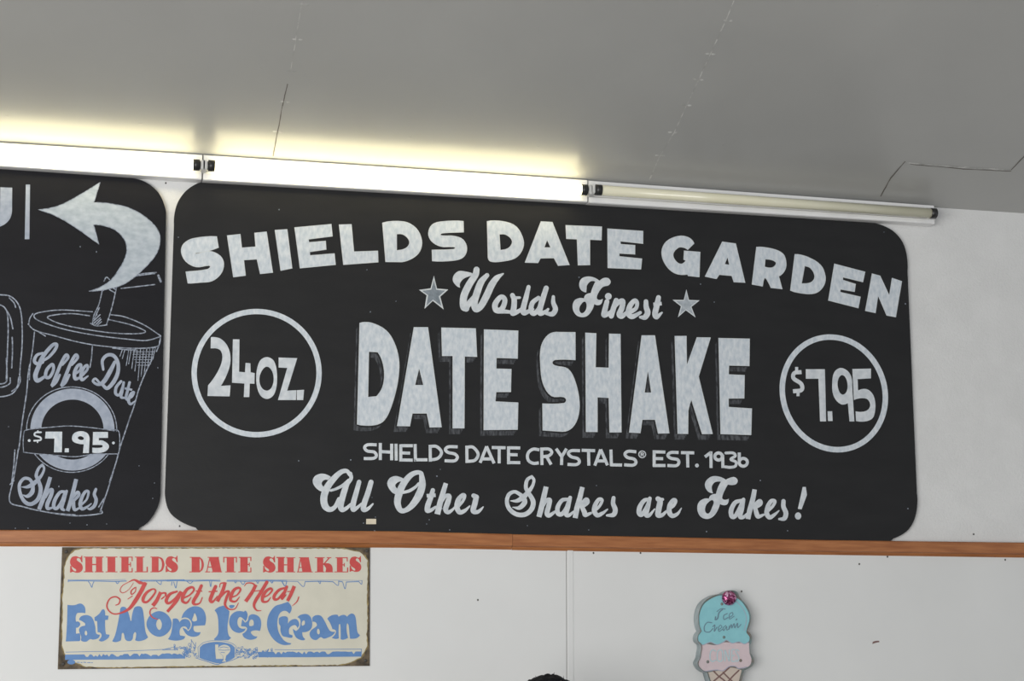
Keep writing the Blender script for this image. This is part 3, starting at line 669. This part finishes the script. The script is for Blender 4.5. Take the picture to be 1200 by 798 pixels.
# ------------------------------------------------------------------ tin sign
DS = 0.010
tin = thing('tin_sign', W(251, 782, DS), 'weathered cream tin sign with red and blue print, rusty corners, below the rail', 'sign')
slab('backing_plate', xz([(72.8, 641.2), (433.6, 641.6), (433.2, 780.3), (67.6, 784.3)], DS), 0.0062, DS, M['rust'], tin, bevel=0.0006)
def ragged(pts, amp, step=3.0):
    out = []
    for p, q in zip(pts, pts[1:] + pts[:1]):
        n = max(1, int(math.dist(p, q) / step))
        for i in range(n):
            u = i / n; out.append((p[0]+(q[0]-p[0])*u + rnd.uniform(-amp, amp), p[1]+(q[1]-p[1])*u + rnd.uniform(-amp, amp)))
    return out
CR = [(94, 642.6), (100, 642.2), (250, 642), (398, 642.2), (407, 643.2), (414, 645.2), (422, 646.6), (428, 650.5), (431.6, 656), (431.8, 672), (431.2, 700), (431.6, 724), (430.6, 744), (431.2, 758), (427.6, 765), (424, 771), (416, 774.5), (408, 778.2), (396, 779.8), (250, 780.9), (130, 782.6), (100, 782.0), (93, 778.6), (85, 776), (79, 771.5), (74.5, 766), (72, 757), (71.6, 740), (72.6, 716), (72.2, 700), (74.4, 676), (74.0, 664), (78, 655), (81.5, 648.5), (87, 644.5)]
a = Art(DS + 0.0002); a.loops([ragged([(p[0] + (0.6 if p[0] < 100 else -0.6 if p[0] > 400 else 0), p[1]) for p in CR], 0.9)]); a.loops([ragged(CR, 0.7)]) ; a.build('ochre_edge_stain', M['stain'], tin)
a = Art(DS + 0.0005); a.loops([ragged([(251+(p[0]-251)*0.994, 711+(p[1]-711)*0.990) for p in CR], 0.5)]); a.build('cream_enamel_face', M['cream'], tin)
T1, T2, T3 = (66, 640, 8), (196, 640, 8.5714), (310, 640, 9.2308)
PS = DS + 0.0009
a = Art(PS, T1)
SS = '243,88 245,150 236,150~ 222,120~ 200,112~ 192,130~ 235,165~ 248,205~ 230,240~ 190,250~ 155,240~ 140,247 128,247 130,185 140,185~ 150,215~ 178,236~ 186,222~ 145,190~ 128,150~ 145,105~ 185,93~ 222,105~ 236,88'
def fat_S(px, py, k=1.0):
    a.F = (px - 128 / 8 * k, py - 88 / 8 * k, 8 / k); a.poly(SS)
def serif_letter(F, boxes): 
    a.F = F
    for q in boxes: a.box(*q)
fat_S(82, 651); fat_S(194, 651.2, 0.97)
serif_letter(T1, [(272,100,337,245),(372,100,430,245),(330,166,375,178),(258,98,347,107),(360,98,443,107),(258,236,347,245),(360,236,443,245)])
serif_letter(T1, [(480,100,553,245),(465,98,573,106),(462,237,573,245)])
serif_letter(T1, [(610,100,677,245),(595,98,716,107),(595,236,716,245),(706,100,716,140),(706,205,716,245),(677,166,700,177),(691,150,700,194)])
serif_letter(T1, [(752,100,812,245),(737,98,826,106),(735,236,858,245),(846,192,858,245)])
serif_letter(T1, [(895,100,958,245),(882,98,960,106),(882,237,960,245)]); a.st('955,103,9 988,122,18 1002,172,24 988,222,18 955,241,9', butt=True)
a.build('red_capital_word', M['red'], tin)
serif_letter(T2, [(245,110,325,262),(227,108,330,116),(222,254,330,263)]); a.st('322,112,9 346,140,20 356,186,24 346,232,20 322,258,9', butt=True)
a.poly('420,112 515,110 545,262 458,262'); a.ln('428,112>396,260 404,210>470,210', 10); serif_letter(T2, [(405,108,520,116),(380,254,432,263),(442,254,550,263)])
serif_letter(T2, [(597,110,670,262),(562,108,700,118),(562,110,573,165),(689,110,700,165),(582,254,686,263)])
serif_letter(T2, [(733,110,808,262),(718,108,845,117),(714,254,845,263),(834,110,845,150),(834,215,845,263),(808,178,828,190),(820,165,829,205)])
a.build('red_capital_word', M['red'], tin)
fat_S(308.2, 651.4, 0.97); fat_S(409.6, 651.6, 0.92)
serif_letter(T2, [(1112,110,1172,262),(1097,108,1180,116),(1092,254,1180,263)])
serif_letter(T3, [(145,122,210,282),(245,122,315,282),(205,196,250,208),(130,120,220,129),(235,120,332,129),(125,274,220,283),(236,274,332,283)])
a.poly('385,122 478,122 510,282 410,282'); a.ln('392,124>362,280 372,230>420,230', 11); serif_letter(T3, [(372,120,480,128),(350,274,400,283),(396,274,522,283)])
serif_letter(T3, [(568,122,635,282),(545,120,650,129),(545,274,650,283),(672,120,722,129)]); a.ln('700,126>636,200', 13); a.poly('636,192 695,186~ 730,215~ 735,272 748,283 655,283 665,240~ 650,215~')
serif_letter(T3, [(783,122,845,282),(768,120,900,130),(755,274,905,283),(889,122,900,165),(892,230,905,283),(845,196,862,208),(858,182,868,222)])
a.build('red_capital_word', M['red'], tin)
# red script
a = Art(DS + 0.0016, T1); a.wk = 0.92
a.st('690,330,7 620,370,8 598,415,9 625,438,8 680,405,6 722,345,5'); a.st('680,335,9 730,316,18 785,342,34 848,352,10')
a.st('828,355,42 790,430,42 735,520,42 680,588,30 600,628,16 535,634,14 488,600,14 474,550,16 502,492,14 555,474,15 595,500,16 585,540,13 556,553,9')
a.st('735,388,11 702,420,14 706,452,12 740,425,10 745,385,10'); a.st('670,496,7 712,468,10')
a.st('905,402,16 850,432,28 815,485,34 818,520,28 855,520,22 910,460,20 930,418,18', closed=True)
a.st('978,430,34 940,510,38 903,558,40', butt=True); a.st('955,490,14 985,445,16 1022,440,20 1025,465,20'); a.st('985,495,12 1010,475,14')
a.st('1130,425,20 1065,450,30 1030,510,36 1055,535,26 1115,490,24 1160,430,22'); a.st('1172,425,34 1120,520,36 1040,615,28', butt=True)
a.F = (66, 700, 8.5714)
a.st('1008,115,9 985,105,12 950,120,14 940,160,14 965,200,14 1020,222,6')
a.F = T2
a.st('155,525,20 225,490,18 268,440,22 248,412,26 198,435,34 160,495,38 152,550,32 195,568,24 238,515,10')
a.st('342,398,34 305,480,38 262,555,38 275,584,26 325,572,16 352,515,10'); a.st('285,450 350,452', 12, butt=True)
a.build('red_script_word', M['red'], tin)
a.st('485,405,36 452,480,40 432,540,40 455,560,26 505,500,10'); a.st('415,458 505,452', 12, butt=True)
a.st('582,362,36 555,450,38 502,555,38', butt=True); a.st('525,412,8 535,375,12 575,368,16'); a.st('535,515,14 585,460,22 618,460,28 595,520,32 580,588,26 620,632,15 680,628,12 715,570,7')
a.st('645,515,18 700,490,16 735,440,22 715,418,26 670,440,34 640,500,38 638,545,30 685,555,20 725,510,9')
a.build('red_script_word', M['red'], tin)
a.st('890,388,36 850,465,38 787,556,40', butt=True); a.st('775,400,7 800,372,12 850,372,16 885,395,18'); a.st('1000,362,36 942,460,38 885,550,36 872,605,26 900,645,16 942,648,8'); a.st('850,455 960,442', 10, butt=True)
a.st('965,515,18 1015,490,16 1052,445,22 1035,425,26 990,455,34 958,510,38 960,555,30 1005,555,20 1038,515,9')
a.F = T3
a.st('225,450,20 160,472,32 108,530,38 105,572,34 145,570,26 205,500,24'); a.st('240,440,34 205,525,38 188,570,32 235,525,9')
a.st('322,432,42 285,520,42 248,592,38', butt=True); a.st('245,492 310,486', 11, butt=True); a.st('370,550,14 350,600,14 300,645,6')
a.build('red_script_word', M['red'], tin)
# blue display lettering
U1, U2, U3 = (66, 700, 8.5714), (190, 700, 8.8692), (300, 700, 8.5714)
a = Art(PS, U1)
a.poly('112,75 180,78~ 245,62~ 285,95~ 290,160 250,155~ 205,165~ 198,245 225,245~ 240,270~ 220,300~ 197,305 197,365 235,360 240,430~ 220,440 95,443 105,300~')
a.poly('228,225 250,190~ 310,178~ 360,205~ 390,290~ 400,360~ 437,375 420,410~ 370,425~ 340,420~ 300,445~ 250,435~ 250,400~ 228,330~ 240,300~ 287,285 288,262~ 262,242~', '297,335~ 310,365~ 298,382~ 285,360~')
a.poly('383,200 430,165~ 465,120~ 485,130~ 490,180 525,185 518,225 490,228 492,330~ 500,370 535,375 520,410~ 460,443~ 425,430 455,385~ 440,355~ 415,352 410,240 385,235')
a.build('blue_word', M['blue'], tin)
a.poly('640,130 655,98~ 690,98~ 715,130~ 745,235 755,235 780,110~ 820,88~ 860,105~ 880,200~ 895,340~ 922,400 890,425~ 830,440~ 790,430 800,390~ 795,350~ 775,370~ 765,420~ 735,440~ 695,425~ 675,360~ 660,360~ 655,390~ 650,430 600,450~ 560,440 590,380~ 620,250~')
a.poly('1033,138~ 1120,178~ 1160,267~ 1120,355~ 1033,396~ 945,355~ 905,267~ 945,178~', '1032,217~ 1052,240~ 1060,275~ 1050,315~ 1032,327~ 1012,305~ 1003,270~ 1012,235~')
a.F = U2
a.poly('110,225 155,222~ 180,260 215,228~ 268,232~ 296,275~ 285,322~ 265,338 245,305~ 205,308~ 182,345~ 187,395 240,405 220,435~ 140,450~ 60,435 90,380~ 105,300~')
a.poly('200,220 225,160~ 280,110~ 350,92~ 420,120~ 455,200~ 445,290 330,298 325,330~ 345,358~ 400,360 380,395~ 320,410~ 260,390~ 225,345~ 215,315 250,332~ 270,352 302,310~ 305,260~ 278,222~ 235,209~', '340,165~ 362,240 315,243~ 325,195~')
a.build('blue_word', M['blue'], tin)
a.poly('545,135 580,105~ 640,85 700,145 693,205~ 680,300~ 690,390~ 717,420 690,445 545,445 540,430 580,380~ 585,300~ 575,190~'); a.poly('695,85 720,78~ 755,85 742,105~ 720,115~ 702,105~')
a.poly('850,150 870,140~ 888,180~ 880,225~ 865,250 840,220~ 805,205~ 782,250~ 795,305~ 830,325~ 868,322 850,352~ 795,370~ 730,340~ 697,270~ 708,200~ 750,155~ 800,142~')
a.poly('832,225 860,262 890,240~ 905,190~ 950,175~ 1010,205~ 1030,270~ 1015,350 925,355~ 945,395~ 990,405 970,430~ 905,440~ 850,415~ 835,378 872,350~ 882,320~ 858,303 820,300', '930,230~ 950,290 905,290~')
a.build('blue_word', M['blue'], tin)
a.F = U3
a.poly('320,45 355,90~ 355,130~ 335,165 290,135~ 240,160~ 215,240~ 225,340~ 270,420~ 310,450~ 355,460 340,475~ 260,475~ 180,425~ 125,340~ 110,260~ 130,170~ 190,90~ 260,65~')
a.poly('230,210 260,192~ 310,195~ 322,230 320,265 350,230~ 400,217~ 428,245~ 433,283 415,312 395,280~ 355,290~ 332,320~ 335,370 365,380 360,405~ 310,400~ 265,385~ 245,330~ 245,290~ 230,262~')
a.poly('415,200 450,175~ 510,168~ 550,200~ 565,270~ 550,320~ 510,345~ 465,350 470,390~ 495,420 470,432~ 410,410~ 380,360~ 370,315 400,338 432,310~ 447,260~ 442,220~', '478,232~ 490,270 460,280~')
a.poly('565,205 600,180~ 650,185~ 690,240~ 725,310~ 750,340~ 795,345 770,380~ 720,405~ 680,415~ 650,400~ 605,428~ 560,415~ 538,370~ 555,330~ 595,300~ 612,280~ 600,252~ 567,245', '625,315~ 640,350~ 628,372~ 612,345~')
a.poly('715,215 760,180~ 820,175 830,195 880,175~ 915,195 960,162~ 995,185~ 1010,280~ 1020,350~ 1045,380 1010,410~ 945,415 940,380~ 930,280~ 915,262~ 910,330~ 925,405 880,425~ 850,420 850,340~ 845,270~ 832,275~ 832,410 800,418~ 760,405 795,370~ 802,335~ 768,320 745,260~')
a.build('blue_word', M['blue'], tin)
# icicle line, ice bands, cartouche and sprigs
a = Art(PS, T1)
a.st('115,326 200,324 300,325 450,328 560,330 655,326', 9); a.st('112,315 300,316 500,316 650,312', 4); a.st('112,315 112,335', 7); a.st('785,326 900,326 1000,324 1100,322 1200,322', 9); a.st('785,316 1000,315 1200,313', 4)
for t in ('300,332 315,350 332,386 340,360 352,332', '556,330 572,352 590,330', '940,332 978,360 985,332', '1080,366 1084,335', '1100,335 1120,392 1132,330'): a.st(t, 7)
a.F = T2
a.st('0,350 100,346 250,350 400,346 530,350', 10); a.st('600,350 700,350 800,352 950,348 1100,350 1200,352', 10); a.st('600,340 900,338 1200,340', 4); a.st('0,338 300,338 530,336', 4)
for t in ('195,352 230,374 262,350', '425,352 436,408 446,352', '675,352 685,370 700,350', '735,355 762,386 785,352', '895,352 910,374 920,348', '1035,350 1052,370 1065,350', '1150,355 1182,402 1200,360'): a.st(t, 7)
a.F = T3
a.st('0,376 200,376', 9); a.st('240,380 360,382', 6); a.st('440,384 600,380 740,384', 9); a.st('800,378 840,385', 9); a.st('885,388 1020,382', 9); a.st('0,366 400,368 800,368 1050,372', 4)
for t in ('60,378 80,396 90,378', '190,380 222,430 240,380', '360,384 420,438 440,384', '580,378 600,406 608,378', '740,386 795,426 802,380', '845,388 870,462 885,390', '1020,384 1050,412 1054,372'): a.st(t, 7)
a.build('icicle_line', M['blue'], tin)
def jag(x0, x1, yt, yb, yt2, yb2, seed):
    q = random.Random(seed); top = []; n = int((x1 - x0) / 2.2)
    for i in range(n + 1):
        u = i / n; y = yt + (yt2 - yt) * u
        top.append((x0 + (x1-x0)*u, y + (q.choice((0, 0.2, 0.6, 1.6, 3.2)) if 0 < i < n and u > 0.15 else 0.3)))
    a.loops([top + [(x1, yb2), ((x0+x1)/2, (yb+yb2)/2 + 0.3), (x0, yb)]])
jag(76.3, 217, 766.8, 773.2, 765.3, 771.7, 3); a.build('ice_band', M['blue'], tin); jag(303, 423.4, 763.6, 770.2, 763.2, 769.4, 5)
a.build('ice_band', M['blue'], tin)
a.F = (0, 0, 1)
a.st('77,764.2 95,763.8 115,763.4 140,763.2 160,762.4 180,761.6 200,760.4', 0.6); a.build('snow_line', M['blue'], tin); a.st('322,761.2 345,761.4 370,761 395,760.8 423.5,760.6', 0.6); a.st('423.6,760.6 423.2,769.4', 0.6)
a.build('snow_line', M['blue'], tin)
a.F = U2
a.poly('392,520 420,492 480,472~ 570,462~ 660,472~ 722,490 755,520 755,622 700,655~ 590,685~ 480,662~ 388,628', '550,490 585,490 583,545 595,575 628,605 634,640 560,640 552,560', '582,540 600,508~ 650,493~ 700,515~ 706,560~ 668,602 655,650 668,668 620,670 638,650 632,605 592,570')
a.st('372,520,5 400,492,5 430,470,5 500,452,5 570,447,5 650,455,5 720,475,5 760,500,5'); a.st('345,628,6 470,668,7 565,696,9 620,682,7 720,655,6 800,622,6'); a.st('372,520,5 378,620,5'); a.st('768,505,5 768,615,5')
a.st('588,545 640,550 700,545', 6); a.st('600,525 640,515 690,525', 6); a.st('610,570 650,575', 6)
a.build('sundae_emblem', M['blue'], tin)
q = random.Random(12)
def sprig(cx, cy, sx, sy, n):
    for i in range(n):
        x, y = cx + q.uniform(-sx, sx), cy + q.uniform(-sy, sy); t = q.uniform(0, 6.28); l = q.uniform(16, 34)
        dx, dy = l*math.cos(t), l*math.sin(t); nx, ny = -dy*0.35, dx*0.35
        if i % 3: a.st('%f,%f %f,%f %f,%f %f,%f' % (x, y, x+dx/2+nx, y+dy/2+ny, x+dx, y+dy, x+dx/2-nx, y+dy/2-ny), 5, closed=True)
        else: a.st('%f,%f,4 %f,%f,15 %f,%f,4' % (x, y, x+dx/2, y+dy/2, x+dx, y+dy))
sprig(300, 560, 60, 55, 26); sprig(225, 550, 40, 55, 14); sprig(140, 525, 40, 28, 8); a.build('fruit_sprig', M['blue'], tin); sprig(850, 575, 80, 55, 30); sprig(910, 590, 70, 45, 20); sprig(985, 580, 50, 40, 14); a.build('fruit_sprig', M['blue'], tin); sprig(1075, 578, 75, 26, 24); a.build('leaf_sprig', M['blue'], tin)
a.build('fruit_sprig', M['blue'], tin)
a.st('0,545 60,530 110,520', 5); a.st('10,548 80,545 130,545', 5); a.build('snow_line', M['blue'], tin); a.st('300,440 320,470 350,520', 6); a.st('350,470 340,540', 6); a.st('305,440 300,520', 5)
a.build('leaf_sprig', M['blue'], tin)
a.F = U1
a.disc(150, 650, 40, 24); a.ln('205,652>235,652 245,654>262,654 272,652>300,654 310,655>345,655 352,656>366,656', 7)
a.build('maker_mark', M['blue'], tin)
for px, py in ((77.5, 646.5), (430, 645.5), (74, 778), (428.4, 774.2)):
    c = W(px, py, DS + 0.0005); bm = bmesh.new(); r = 0.0052
    for (rr, yy) in ((r, 0.0), (r*0.85, 0.0016), (r*0.45, 0.0026)):
        pass
    rings = [[bm.verts.new((c.x + rr*math.cos(t), c.y - yy, c.z + rr*math.sin(t))) for t in [2*math.pi*i/12 for i in range(12)]] for rr, yy in ((r, 0.0), (r*0.85, 0.0016), (r*0.45, 0.0026))]
    for A_, B_ in zip(rings[:-1], rings[1:]):
        for i in range(12): bm.faces.new((A_[i], A_[(i+1) % 12], B_[(i+1) % 12], B_[i]))
    bm.faces.new(rings[-1]); bmesh.ops.recalc_face_normals(bm, faces=bm.faces)
    link('screw', mesh_of('screw', bm), M['nail'], tin)

# ------------------------------------------------------------------ ice cream cone sign: a shallow tin box
V = (760, 670, 6.2333); DV = 0.050; DFACE = 0.0465
ice = thing('ice_cream_cone_sign', W(849, 850, 0.03), 'ice cream cone shaped tin sign, turquoise over pink scoop, glittery cherry on top', 'sign')
RIM = '540,160~ 470,176~ 402,222~ 368,295~ 366,380~ 382,434 358,470~ 360,510~ 384,536~ 380,590 374,630~ 358,668~ 380,712~ 428,738 446,800 545,1160~ 575,1160~ 690,745 700,718 752,692~ 772,650~ 745,595 742,535 755,475~ 722,432 748,340~ 722,255~ 665,185~ 650,150~ 610,135~ 570,145~'
rl = outline(V, RIM, 5)
# shell: wall band from the wall to the rim, with thickness
bm = bmesh.new()
cx, cy = V[0] + 555 / V[2], V[1] + 520 / V[2]
def ring(d, k):
    pts = []
    n = len(rl)
    for i, p in enumerate(rl):
        a0, b0 = rl[i - 1], rl[(i + 1) % n]; tx, ty = b0[0]-a0[0], b0[1]-a0[1]; l = math.hypot(tx, ty) or 1
        w_ = W(p[0] - ty/l*k*-1, p[1] + tx/l*k*-1, DV); pts.append(bm.verts.new((w_.x, DIST - d, w_.z)))
    return pts
ar = sum(rl[i-1][0]*rl[i][1]-rl[i][0]*rl[i-1][1] for i in range(len(rl)))
sg = 1 if ar < 0 else -1
inn = 0.9 * sg
rings = [ring(0.0065, 0), ring(DV, 0), ring(DV, inn), ring(DFACE - 0.002, inn), ring(0.0065, inn)]
n = len(rl)
for A_, B_ in zip(rings[:-2], rings[1:-1]):
    for i in range(n): bm.faces.new((A_[i], A_[(i+1) % n], B_[(i+1) % n], B_[i]))
bmesh.ops.recalc_face_normals(bm, faces=bm.faces)
for f in bm.faces: f.material_index = 1 if all(abs(v.co.y - (DIST-DV)) < 1e-5 for v in f.verts) else 0
link('tin_side_wall', mesh_of('tin_side_wall', bm), [M['galv'], M['teal']], ice)
inner = []
for i, p in enumerate(rl):
    a0, b0 = rl[i-1], rl[(i+1) % n]; tx, ty = b0[0]-a0[0], b0[1]-a0[1]; l = math.hypot(tx, ty) or 1
    inner.append((p[0] + ty/l*inn*0.9, p[1] - tx/l*inn*0.9))
slab('face_backing', [(w_.x, w_.z) for w_ in (W(p[0], p[1], DV) for p in inner)], 0.0065, DFACE, M['teal'], ice)
a = Art(DFACE + 0.0004, V)
a.poly('436,735 455,800 548,1140 572,1140 680,720 600,700~ 520,720~'); a.build('wafer_cone', M['cone'], ice)
a = Art(DFACE + 0.0008, V)
for t in ('470,720 510,760 560,800 620,860', '590,700 540,745 475,800', '660,720 600,780 520,880', '545,735 600,790 650,830', '455,800 500,840 560,900', '520,880 570,950'): a.st(t, 11)
a.build('wafer_lattice', M['brown'], ice)
a = Art(DFACE + 0.0010, V)
PK = '380,515 440,530~ 500,535~ 560,515~ 620,520~ 735,520 735,590~ 742,640~ 720,690~ 660,705~ 630,690~ 590,690~ 545,720~ 500,715~ 450,720~ 400,728~ 378,690~ 388,640~ 388,580~'
PK = PK.replace('735,590~ 742,640~ 720,690~ 660,705~','738,590~ 752,645~ 735,688~ 670,708~').replace('378,690~ 388,640~ 388,580~','366,685~ 372,640~ 382,585~'); a.poly(PK); a.build('pink_scoop', M['pink'], ice)
a = Art(DFACE + 0.0014, V)
BL = '540,172~ 470,190~ 402,240~ 370,320~ 370,400~ 384,436~ 360,475~ 364,515~ 410,533~ 450,512~ 500,530~ 540,515~ 570,498~ 610,520~ 660,510~ 700,525~ 728,515~ 738,478~ 715,440~ 738,340~ 712,262~ 650,195~'
a.poly(BL); a.build('turquoise_scoop', M['scoop'], ice)
a = Art(DFACE + 0.0018, V)
a.st('368,510 395,535 450,515 500,532 545,516 570,500 610,522 660,512 700,528 730,512', 5); a.st('400,730 450,722 500,717 545,722 590,692 630,690 660,706 715,695', 6); a.st('640,215 690,270 715,340 700,430', 4)
a.build('scalloped_edge_line', M['lav'], ice)
a = Art(DFACE + 0.0020, V)
a.st('540,275 515,300 505,340 488,350 490,330', 10); a.st('500,290 530,270 560,272', 6); a.st('575,305 550,320 552,348 580,335', 7); a.st('590,335 615,315 612,298 592,310 592,345 625,325', 6)
a.st('462,372 430,370 408,400 412,435 445,440 470,415', 7); a.st('470,400 485,390 480,435 500,405', 7); a.st('510,425 535,405 525,390 510,410 515,435 540,420', 6); a.st('565,392 545,410 550,430 570,400 572,425 590,415', 6); a.st('590,395 588,420 605,385 608,412 625,378 630,410 650,375 652,408 675,385', 6)
a.st('645,345 640,352', 8); a.build('script_lettering', M['purple'], ice)
a = Art(DFACE + 0.0020, V)
for t, c in (('490,580 470,570 452,590 450,635 465,655 492,645', 0), ('525,570 505,585 503,640 522,655 540,640 540,585', 1)): a.st(t, 8, closed=bool(c))
a.ln('558,655>558,570 558,570>590,655 590,655>590,568 608,655>608,568 608,568>632,568 608,612>628,612 608,655>634,655', 8); a.st('660,578 645,568 638,585 655,612 660,640 645,655 636,642', 8)
a.build('capital_lettering', M['paleb'], ice)
for x, y in ((535, 235), (550, 478), (432, 658), (672, 648)):
    c = W(V[0] + x/V[2], V[1] + y/V[2], DFACE); bm = bmesh.new(); bmesh.ops.create_uvsphere(bm, u_segments=12, v_segments=8, radius=0.0052)
    for v in bm.verts: v.co = Vector((v.co.x, v.co.y*0.7, v.co.z)) + c
    for f in bm.faces: f.smooth = True
    link('screw', mesh_of('screw', bm), M['teal'], ice)
c = W(V[0] + 588/V[2], V[1] + 192/V[2], DV + 0.002); bm = bmesh.new(); bmesh.ops.create_icosphere(bm, subdivisions=3, radius=0.0235)
for v in bm.verts: v.co = Vector((v.co.x, v.co.y*0.62, v.co.z)) * rnd.uniform(0.95, 1.03) + c
bmesh.ops.delete(bm, geom=[v for v in bm.verts if v.co.y > DIST - DFACE - 0.0], context='VERTS')
link('cherry', mesh_of('cherry', bm), M['glitter'], ice, 'pink glitter cherry')

# ------------------------------------------------------------------ the person whose hair shows at the bottom edge
top = W(644.5, 788.6, 0.5); H = top.z; PX, PY = top.x, top.y
K = (H - 0.012) / 1.70                       # body scale
body = thing('person', (PX, PY, 0), 'person with short black hair below the board, only the top of the hair showing', 'person')
def skin_mesh(name, verts, edges, radii, m, parent, lv=2, root=0):
    me = bpy.data.meshes.new(name); me.from_pydata([Vector((PX, PY, 0)) + Vector(v)*K for v in verts], edges, [])
    o = bpy.data.objects.new(name, me); COL.objects.link(o)
    md = o.modifiers.new('skin', 'SKIN'); sv = me.skin_vertices[0].data
    for i, r in enumerate(radii): sv[i].radius = (r[0]*K, r[1]*K) if isinstance(r, tuple) else (r*K, r*K); sv[i].use_root = (i == root)
    sb = o.modifiers.new('sub', 'SUBSURF'); sb.levels = lv; sb.render_levels = lv
    dg = bpy.context.evaluated_depsgraph_get(); dg.update(); m2 = bpy.data.meshes.new_from_object(o.evaluated_get(dg))
    bpy.data.objects.remove(o); m2.name = name
    for p in m2.polygons: p.use_smooth = True
    m2.materials.clear()
    return link(name, m2, m, parent)
# facing the viewer (-y)
V_ = [(0,0,0.95),(0,0,1.10),(0,0.01,1.25),(0,0.01,1.40),(0,0.005,1.475),(0,-0.01,1.52),(0,-0.015,1.585),(0,-0.005,1.645)]
Rr = [(0.15,0.11),(0.13,0.10),(0.15,0.105),(0.12,0.09),(0.06,0.062),(0.066,0.078),(0.078,0.095),(0.06,0.075)]
E_ = [(i, i+1) for i in range(7)]
for s_ in (-1, 1):
    b0 = len(V_); V_ += [(s_*0.17,0.01,1.39),(s_*0.21,0.03,1.12),(s_*0.20,-0.05,0.90),(s_*0.195,-0.07,0.81)]; Rr += [0.055,0.042,0.03,0.034]; E_ += [(3,b0),(b0,b0+1),(b0+1,b0+2),(b0+2,b0+3)]
    for j, (dx, dl) in enumerate(((-0.024, 0.065), (-0.008, 0.075), (0.008, 0.07), (0.024, 0.055))):
        f0 = len(V_); V_ += [(s_*0.195+dx, -0.08, 0.77), (s_*0.195+dx, -0.075, 0.77-dl*0.6), (s_*0.195+dx, -0.06, 0.77-dl)]; Rr += [0.010,0.009,0.008]; E_ += [(b0+3,f0),(f0,f0+1),(f0+1,f0+2)]
    f0 = len(V_); V_ += [(s_*0.165,-0.095,0.80),(s_*0.155,-0.105,0.765)]; Rr += [0.011,0.009]; E_ += [(b0+3,f0),(f0,f0+1)]
    b0 = len(V_); V_ += [(s_*0.09,0,0.86),(s_*0.10,0,0.48),(s_*0.10,0.02,0.09),(s_*0.105,-0.12,0.035)]; Rr += [0.085,0.058,0.042,0.032]; E_ += [(0,b0),(b0,b0+1),(b0+1,b0+2),(b0+2,b0+3)]
skin_mesh('body', V_, E_, Rr, M['skin'], body)
def blob(name, c, r, m, parent, noise=0.0, cut=None, sub=4):
    bm = bmesh.new(); bmesh.ops.create_icosphere(bm, subdivisions=sub, radius=1); q = random.Random(3)
    from mathutils import noise as nz
    for v in bm.verts:
        u = v.co.normalized(); k = 1 + noise * (nz.noise(u*3.1) + 0.6*nz.noise(u*7.0) + 0.4*nz.noise(u*19))
        v.co = Vector((PX, PY, 0)) + Vector((c[0]+u.x*r[0]*k, c[1]+u.y*r[1]*k, c[2]+u.z*r[2]*k))*K
    if cut: bmesh.ops.delete(bm, geom=[v for v in bm.verts if cut((v.co-Vector((PX, PY, 0)))/K)], context='VERTS')
    for f in bm.faces: f.smooth = True
    return link(name, mesh_of(name, bm), m, parent)
for s_ in (-1, 1):
    e = blob('eye', (s_*0.03,-0.092,1.60), (0.014,0.012,0.010), M['eye'], body, sub=2)
    blob('iris', (s_*0.03,-0.102,1.60), (0.006,0.004,0.006), M['iris'], e, sub=2)
    blob('ear', (s_*0.078,0.005,1.59), (0.012,0.02,0.03), M['skin'], body, sub=2)
blob('nose', (0,-0.105,1.575), (0.013,0.018,0.022), M['skin'], body, sub=2)
blob('mouth', (0,-0.090,1.537), (0.020,0.006,0.004), M['brown'], body, sub=2)
# hair: a cap of hair with tousled tufts
hair = blob('hair', (0, 0.012, 1.612), (0.093, 0.108, 0.095), M['hair'], body, noise=0.075, cut=lambda p: (p.y < -0.05 and p.z < 1.64) or p.z < 1.54, sub=5)
bm = bmesh.new(); q = random.Random(21)
for i in range(260):
    t = q.uniform(0, 6.283); ph = q.uniform(0.0, 1.15); u = Vector((math.sin(ph)*math.cos(t), math.sin(ph)*math.sin(t), math.cos(ph)))
    p = Vector((u.x*0.090, 0.012+u.y*0.105, 1.612+u.z*0.092)); d_ = (u*0.35 + Vector((q.uniform(-1,1), q.uniform(-1,1), q.uniform(-0.6,0.2)))*1.2).normalized(); L = q.uniform(0.006, 0.016)
    sd = d_.cross(u).normalized()*0.004; nn = u*0.004
    base = [bm.verts.new(Vector((PX, PY, 0))+(p+w_-u*0.006)*K) for w_ in (sd, -sd, nn)]; tip = bm.verts.new(Vector((PX, PY, 0))+(p+d_*L)*K)
    for a_, b_ in ((0, 1), (1, 2), (2, 0)): bm.faces.new((base[a_], base[b_], tip))
link('hair_tuft', mesh_of('hair_tuft', bm), M['hair'], hair)
sh_v = [(0,0,0.98),(0,0,1.12),(0,0.01,1.26),(0,0.01,1.395),(0,0.005,1.45)]; sh_r = [(0.165,0.125),(0.145,0.115),(0.165,0.12),(0.135,0.105),(0.072,0.074)]; sh_e = [(0,1),(1,2),(2,3),(3,4)]
for s_ in (-1, 1):
    b0 = len(sh_v); sh_v += [(s_*0.17,0.01,1.395),(s_*0.20,0.025,1.20)]; sh_r += [0.068,0.058]; sh_e += [(3,b0),(b0,b0+1)]
skin_mesh('shirt', sh_v, sh_e, sh_r, M['shirt'], body)
tr_v = [(0,0,0.96)]; tr_r = [(0.16,0.12)]; tr_e = []
for s_ in (-1, 1):
    b0 = len(tr_v); tr_v += [(s_*0.09,0,0.86),(s_*0.10,0,0.48),(s_*0.10,0.02,0.10)]; tr_r += [0.10,0.075,0.062]; tr_e += [(0,b0),(b0,b0+1),(b0+1,b0+2)]
skin_mesh('trousers', tr_v, tr_e, tr_r, M['trousers'], body)
